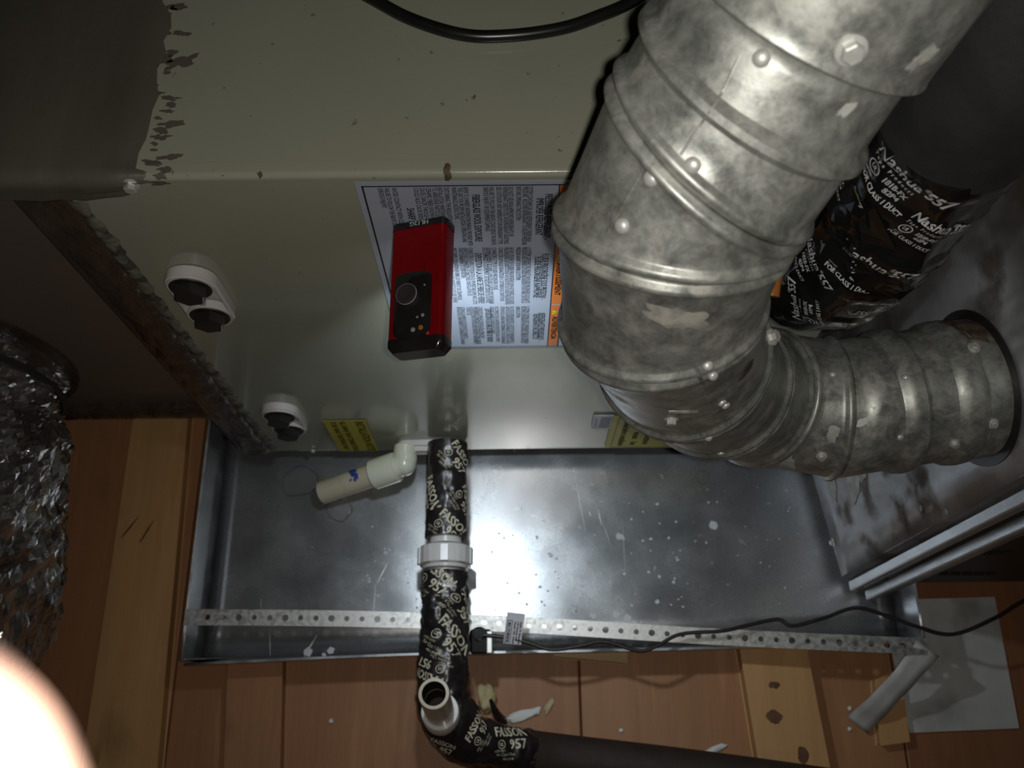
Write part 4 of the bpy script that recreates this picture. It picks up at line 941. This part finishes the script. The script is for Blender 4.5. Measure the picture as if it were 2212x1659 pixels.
# ------------------------------------------------------------------ perforated strap
sp = thing('hanger_strap', 'long perforated galvanized hanger strap lying across the drain pan lips', 'metal strap', (.02, -.19, HL))
A = hit(398, 1333, 2, .0475); Bm = hit(1100, 1348, 2, .031); Bp = hit(2010, 1397, 2, .049)
cl = crom([A, A.lerp(Bm, .5)+V((0, .002, -.0006)), Bm, Bm.lerp(Bp, .5)+V((0, -.0015, 0)), Bp], 60)
Ls = [0]
for p, q in zip(cl[:-1], cl[1:]): Ls.append(Ls[-1]+(q-p).length)
def on_cl(s):
    s = max(0, min(s, Ls[-1])); i = max(0, min(len(Ls)-2, next((k for k in range(len(Ls)-1) if Ls[k+1] >= s), len(Ls)-2)))
    t = (s-Ls[i])/(Ls[i+1]-Ls[i]); p = cl[i].lerp(cl[i+1], t); d = (cl[i+1]-cl[i]).normalized(); return p, d
def strap_mesh(total, fn_, cell=.0155, hw=.0080, hr=.0026, big=True):
    vs = []; fs = []; n = int(total/cell); K = 16
    for c_ in range(n):
        s0 = c_*cell; cs_ = s0+cell/2; r = hr*(1.25 if c_ % 3 == 0 else 1)
        base = len(vs); sq = []
        for j in range(K):
            a = 2*math.pi*j/K; cx, cy = math.cos(a), math.sin(a); m_ = max(abs(cx), abs(cy)); sq.append((cs_+cx/m_*cell/2, cy/m_*hw))
        for x, y in sq: vs.append(fn_(x, y))
        for j in range(K): a = 2*math.pi*j/K; vs.append(fn_(cs_+r*math.cos(a), r*math.sin(a)))
        for j in range(K): k = (j+1) % K; fs.append((base+j, base+k, base+K+k, base+K+j))
    return vs, fs
def fn1(s, y): p, d = on_cl(s); return p + V((-d.y, d.x, 0)).normalized()*y
vs, fs = strap_mesh(Ls[-1], fn1)
mesh('band', vs, fs, M['strap'], sp, False, solid=.0009)
Q0, Q1 = hit(2005, 1400, 2, .049), hit(1852, 1568, 2, ZF+.004); qd = (Q1-Q0).normalized(); qs = qd.cross(V((0, 0, 1))).normalized()
vs = []; fs = []
for k in range(25):
    t = k/24; tw = .35*math.sin(t*3.1); c = Q0.lerp(Q1, t) + V((0, 0, .010*math.sin(t*math.pi)+.0015*math.sin(t*19)))
    for y in (-.0125, -.004, .004, .0125): vs.append(c + qs*y*math.cos(tw) + V((0, 0, 1))*y*math.sin(tw))
for k in range(24):
    for q in range(3): fs.append((k*4+q, k*4+q+1, k*4+q+5, k*4+q+4))
b_ = mesh('bent_tail', vs, fs, M['dusty'], sp, True, solid=.0008); b_['label'] = 'plain twisted end of the strap hanging down to the boards'
# ------------------------------------------------------------------ float switch, wire and tag
fsw = thing('float_switch', 'small black float switch clipped on the pan lip beside the taped pipe', 'float switch', hit(1035, 1392, 2, HL))
c = hit(1038, 1395, 2, HL+.004)
box('clip', (c.x-.010, YF-.004, HL-.012), (c.x+.010, YF+.020, HL+.006), M['gloss'], fsw, bev=.002)
revolve('float_body', (c.x-.002, YF+.014, .006), (0, 0, 1), [(0, .010), (.03, .010), (.034, .006), (.05, .005)], M['gloss'], fsw, 24)
box('bracket', (c.x+.006, YF-.004, HL-.004), (c.x+.012, YF+.018, HL+.0075), M['chrome'], fsw, bev=.001)
wpx = [(1022, 1370), (1085, 1376), (1140, 1388), (1190, 1403), (1250, 1396), (1305, 1386), (1380, 1406), (1420, 1395), (1470, 1370), (1560, 1363), (1610, 1352), (1680, 1338), (1712, 1352), (1780, 1335), (1850, 1313), (1920, 1332), (1985, 1355), (2060, 1370), (2150, 1335), (2212, 1298), (2330, 1240)]
o = tube('switch_wire', crom([hit(px, py, 2, .054 if px < 1560 else .056) for px, py in wpx], 7), .0019, M['wire'], None, 10, smooth=True)
tag(o, 'thin brown black float switch wire snaking over the strap toward the furnace', 'wire')
tg = thing('wire_tag', 'white printed flag tag folded round the thin switch wire', 'tag', hit(1110, 1357, 2, .056))
cT = [hit(1096, 1322, 2, .066), hit(1134, 1327, 2, .066), hit(1125, 1393, 2, .054), hit(1087, 1390, 2, .054)]
nrmT = (cT[1]-cT[0]).cross(cT[3]-cT[0]).normalized();  nrmT = nrmT if nrmT.z > 0 else -nrmT
vs, fs = extrude(cT, -nrmT*.0006); mesh('paper', vs, fs, M['white'], tg)
eu = (cT[3]-cT[0]); ev = (cT[1]-cT[0]); ink = []
def tagp(x, y): return cT[0] + eu*x + ev*y + nrmT*.0004      # x down the tag 0..1, y across 0..1
for s, y, h, x0, ln in [("RECTORSEAL", .13, .16, .30, .66), ("Model  SS3  97647", .48, .09, .26, .7), ("US Patent No.", .64, .09, .26, .62), ("Safe-T-Switch", .80, .10, .24, .7)]:
    vf = text2d(s, h, ln, .012); ink.append(place2d(vf, lambda x, yy: tagp(x+x0, y+yy)))
for a, b, c_, d in ((.24, .06, 1, .09), (.24, .34, 1, .37), (.24, .06, .26, .37)): ink.append(([tagp(a, b), tagp(c_, b), tagp(c_, d), tagp(a, d)], [(0, 1, 2, 3)]))
mesh('lettering', *join(ink), M['ink'], tg)['kind'] = 'stuff'

# ------------------------------------------------------------------ loose metal sheet, scraps
q = [pxy(1902, 1296, ZF+.003), pxy(2150, 1289, ZF+.003), pxy(2203, 1573, ZF+.003), pxy(1967, 1583, ZF+.003)]
vs, fs = extrude([V((x, y, ZF+.0002)) for x, y in q], V((0, 0, .0015))); ms = mesh('metal_sheet', vs, [tuple(reversed(f)) for f in fs], M['dusty'], None)
tag(ms, 'flat dusty galvanized sheet metal offcut lying on the boards below the furnace', 'sheet metal')
def lump(name, px, py, z, size, mat, label, cat, seed, st=(1, 1, .5), group=None, ang=0):
    bm = bmesh.new(); bmesh.ops.create_icosphere(bm, subdivisions=3, radius=1); c = hit(px, py, 2, z); vs = []
    for v in bm.verts:
        p = v.co.copy(); p *= 1+.45*noise.noise(p*1.6+V((seed, 0, 0)))+.15*noise.noise(p*5+V((seed, 0, 3)))
        x, y = p.x*st[0], p.y*st[1]; vs.append(V((x*math.cos(ang)-y*math.sin(ang), x*math.sin(ang)+y*math.cos(ang), max(p.z, -.6)*st[2]))*size+c+V((0, 0, size*st[2]*.55)))
    fs = [tuple(v.index for v in f.verts) for f in bm.faces]; bm.free()
    return tag(mesh(name, vs, fs, mat, None, True), label, cat, group)
lump('foam_scrap', 1052, 1508, ZF, .012, M['foamscrap'], 'crumpled pale foam scrap beside the taped pipe bend', 'foam scrap', 3, (.9, 1.2, .7))
lump('paper_scrap', 1130, 1545, ZF, .010, M['whitepaint'], 'torn white scrap lying past the taped pipe bend', 'scrap', 9, (2.0, .5, .2), None, .25)
lump('wood_sliver', 1187, 1524, ZF, .006, M['foamscrap'], 'pale curled sliver on the brown boards', 'sliver', 5, (.5, 1.6, .3), None, -.5)
lump('wood_sliver', 1545, 1618, ZF, .006, M['whitepaint'], 'white chip on the boards beside the foam pipe sleeve', 'chip', 15, (2.0, .5, .3), None, .3)
for k, (px, py) in enumerate([(1835, 1530), (1835, 1575), (1342, 1578), (715, 1558)]):
    lump('debris_crumb', px, py, ZF if k < 3 else ZF, .0022, M['whitepaint'], 'tiny pale crumb on the brown floor boards', 'crumb', 20+k, (1, 1, .6), 'pale crumbs on the boards')

# ------------------------------------------------------------------ the photographer's hand, one fingertip in view
M['skin'] = nmat('skin', (.62, .36, .27), .5, 0, (.66, .40, .31), 60, bump=.1, bscale=600, sss=.1)
def cpt(r, u, f): return CAM + RT*r + UP*u + FW*f
hv = []; he = []; hr_ = []
def hvert(p, r, prev=None):
    hv.append(cpt(*p)); hr_.append(r)
    if prev is not None: he.append((prev, len(hv)-1))
    return len(hv)-1
wrist = hvert((-.135, -.175, -.070), .026); palm = hvert((-.115, -.125, -.048), .030, wrist); kn = hvert((-.100, -.090, -.030), .026, palm)
for chain in ([(-.088, -.060, -.006), (-.066, -.043, .020), (-.044, -.0285, .030), (-.0255, -.0175, .0272), (-.0133, -.0100, .0255)], [(-.082, -.078, -.010), (-.052, -.078, .014), (-.034, -.072, .004)], [(-.085, -.094, -.014), (-.056, -.098, .010), (-.038, -.092, .000)], [(-.092, -.112, -.020), (-.066, -.117, .002), (-.050, -.112, -.006)], [(-.085, -.085, -.055), (-.060, -.062, -.062), (-.036, -.048, -.058)]):
    pr_ = kn
    for k, p in enumerate(chain): pr_ = hvert(p, (.0098, .0092, .0086, .0084, .0070)[k], pr_)
me = bpy.data.meshes.new('hand'); hc = hv[0]
me.from_pydata([tuple(v-hc) for v in hv], he, []); me.materials.append(M['skin'])
ho = bpy.data.objects.new('hand', me); COL.objects.link(ho); ho.location = hc
sk = ho.modifiers.new('skin', 'SKIN'); sk.use_smooth_shade = True
for i, v in enumerate(me.skin_vertices[0].data): v.radius = (hr_[i], hr_[i])
me.skin_vertices[0].data[0].use_root = True
sb = ho.modifiers.new('sub', 'SUBSURF'); sb.levels = 2; sb.render_levels = 2
tag(ho, 'bare hand with a blurred overexposed fingertip reaching over the boards', 'hand')
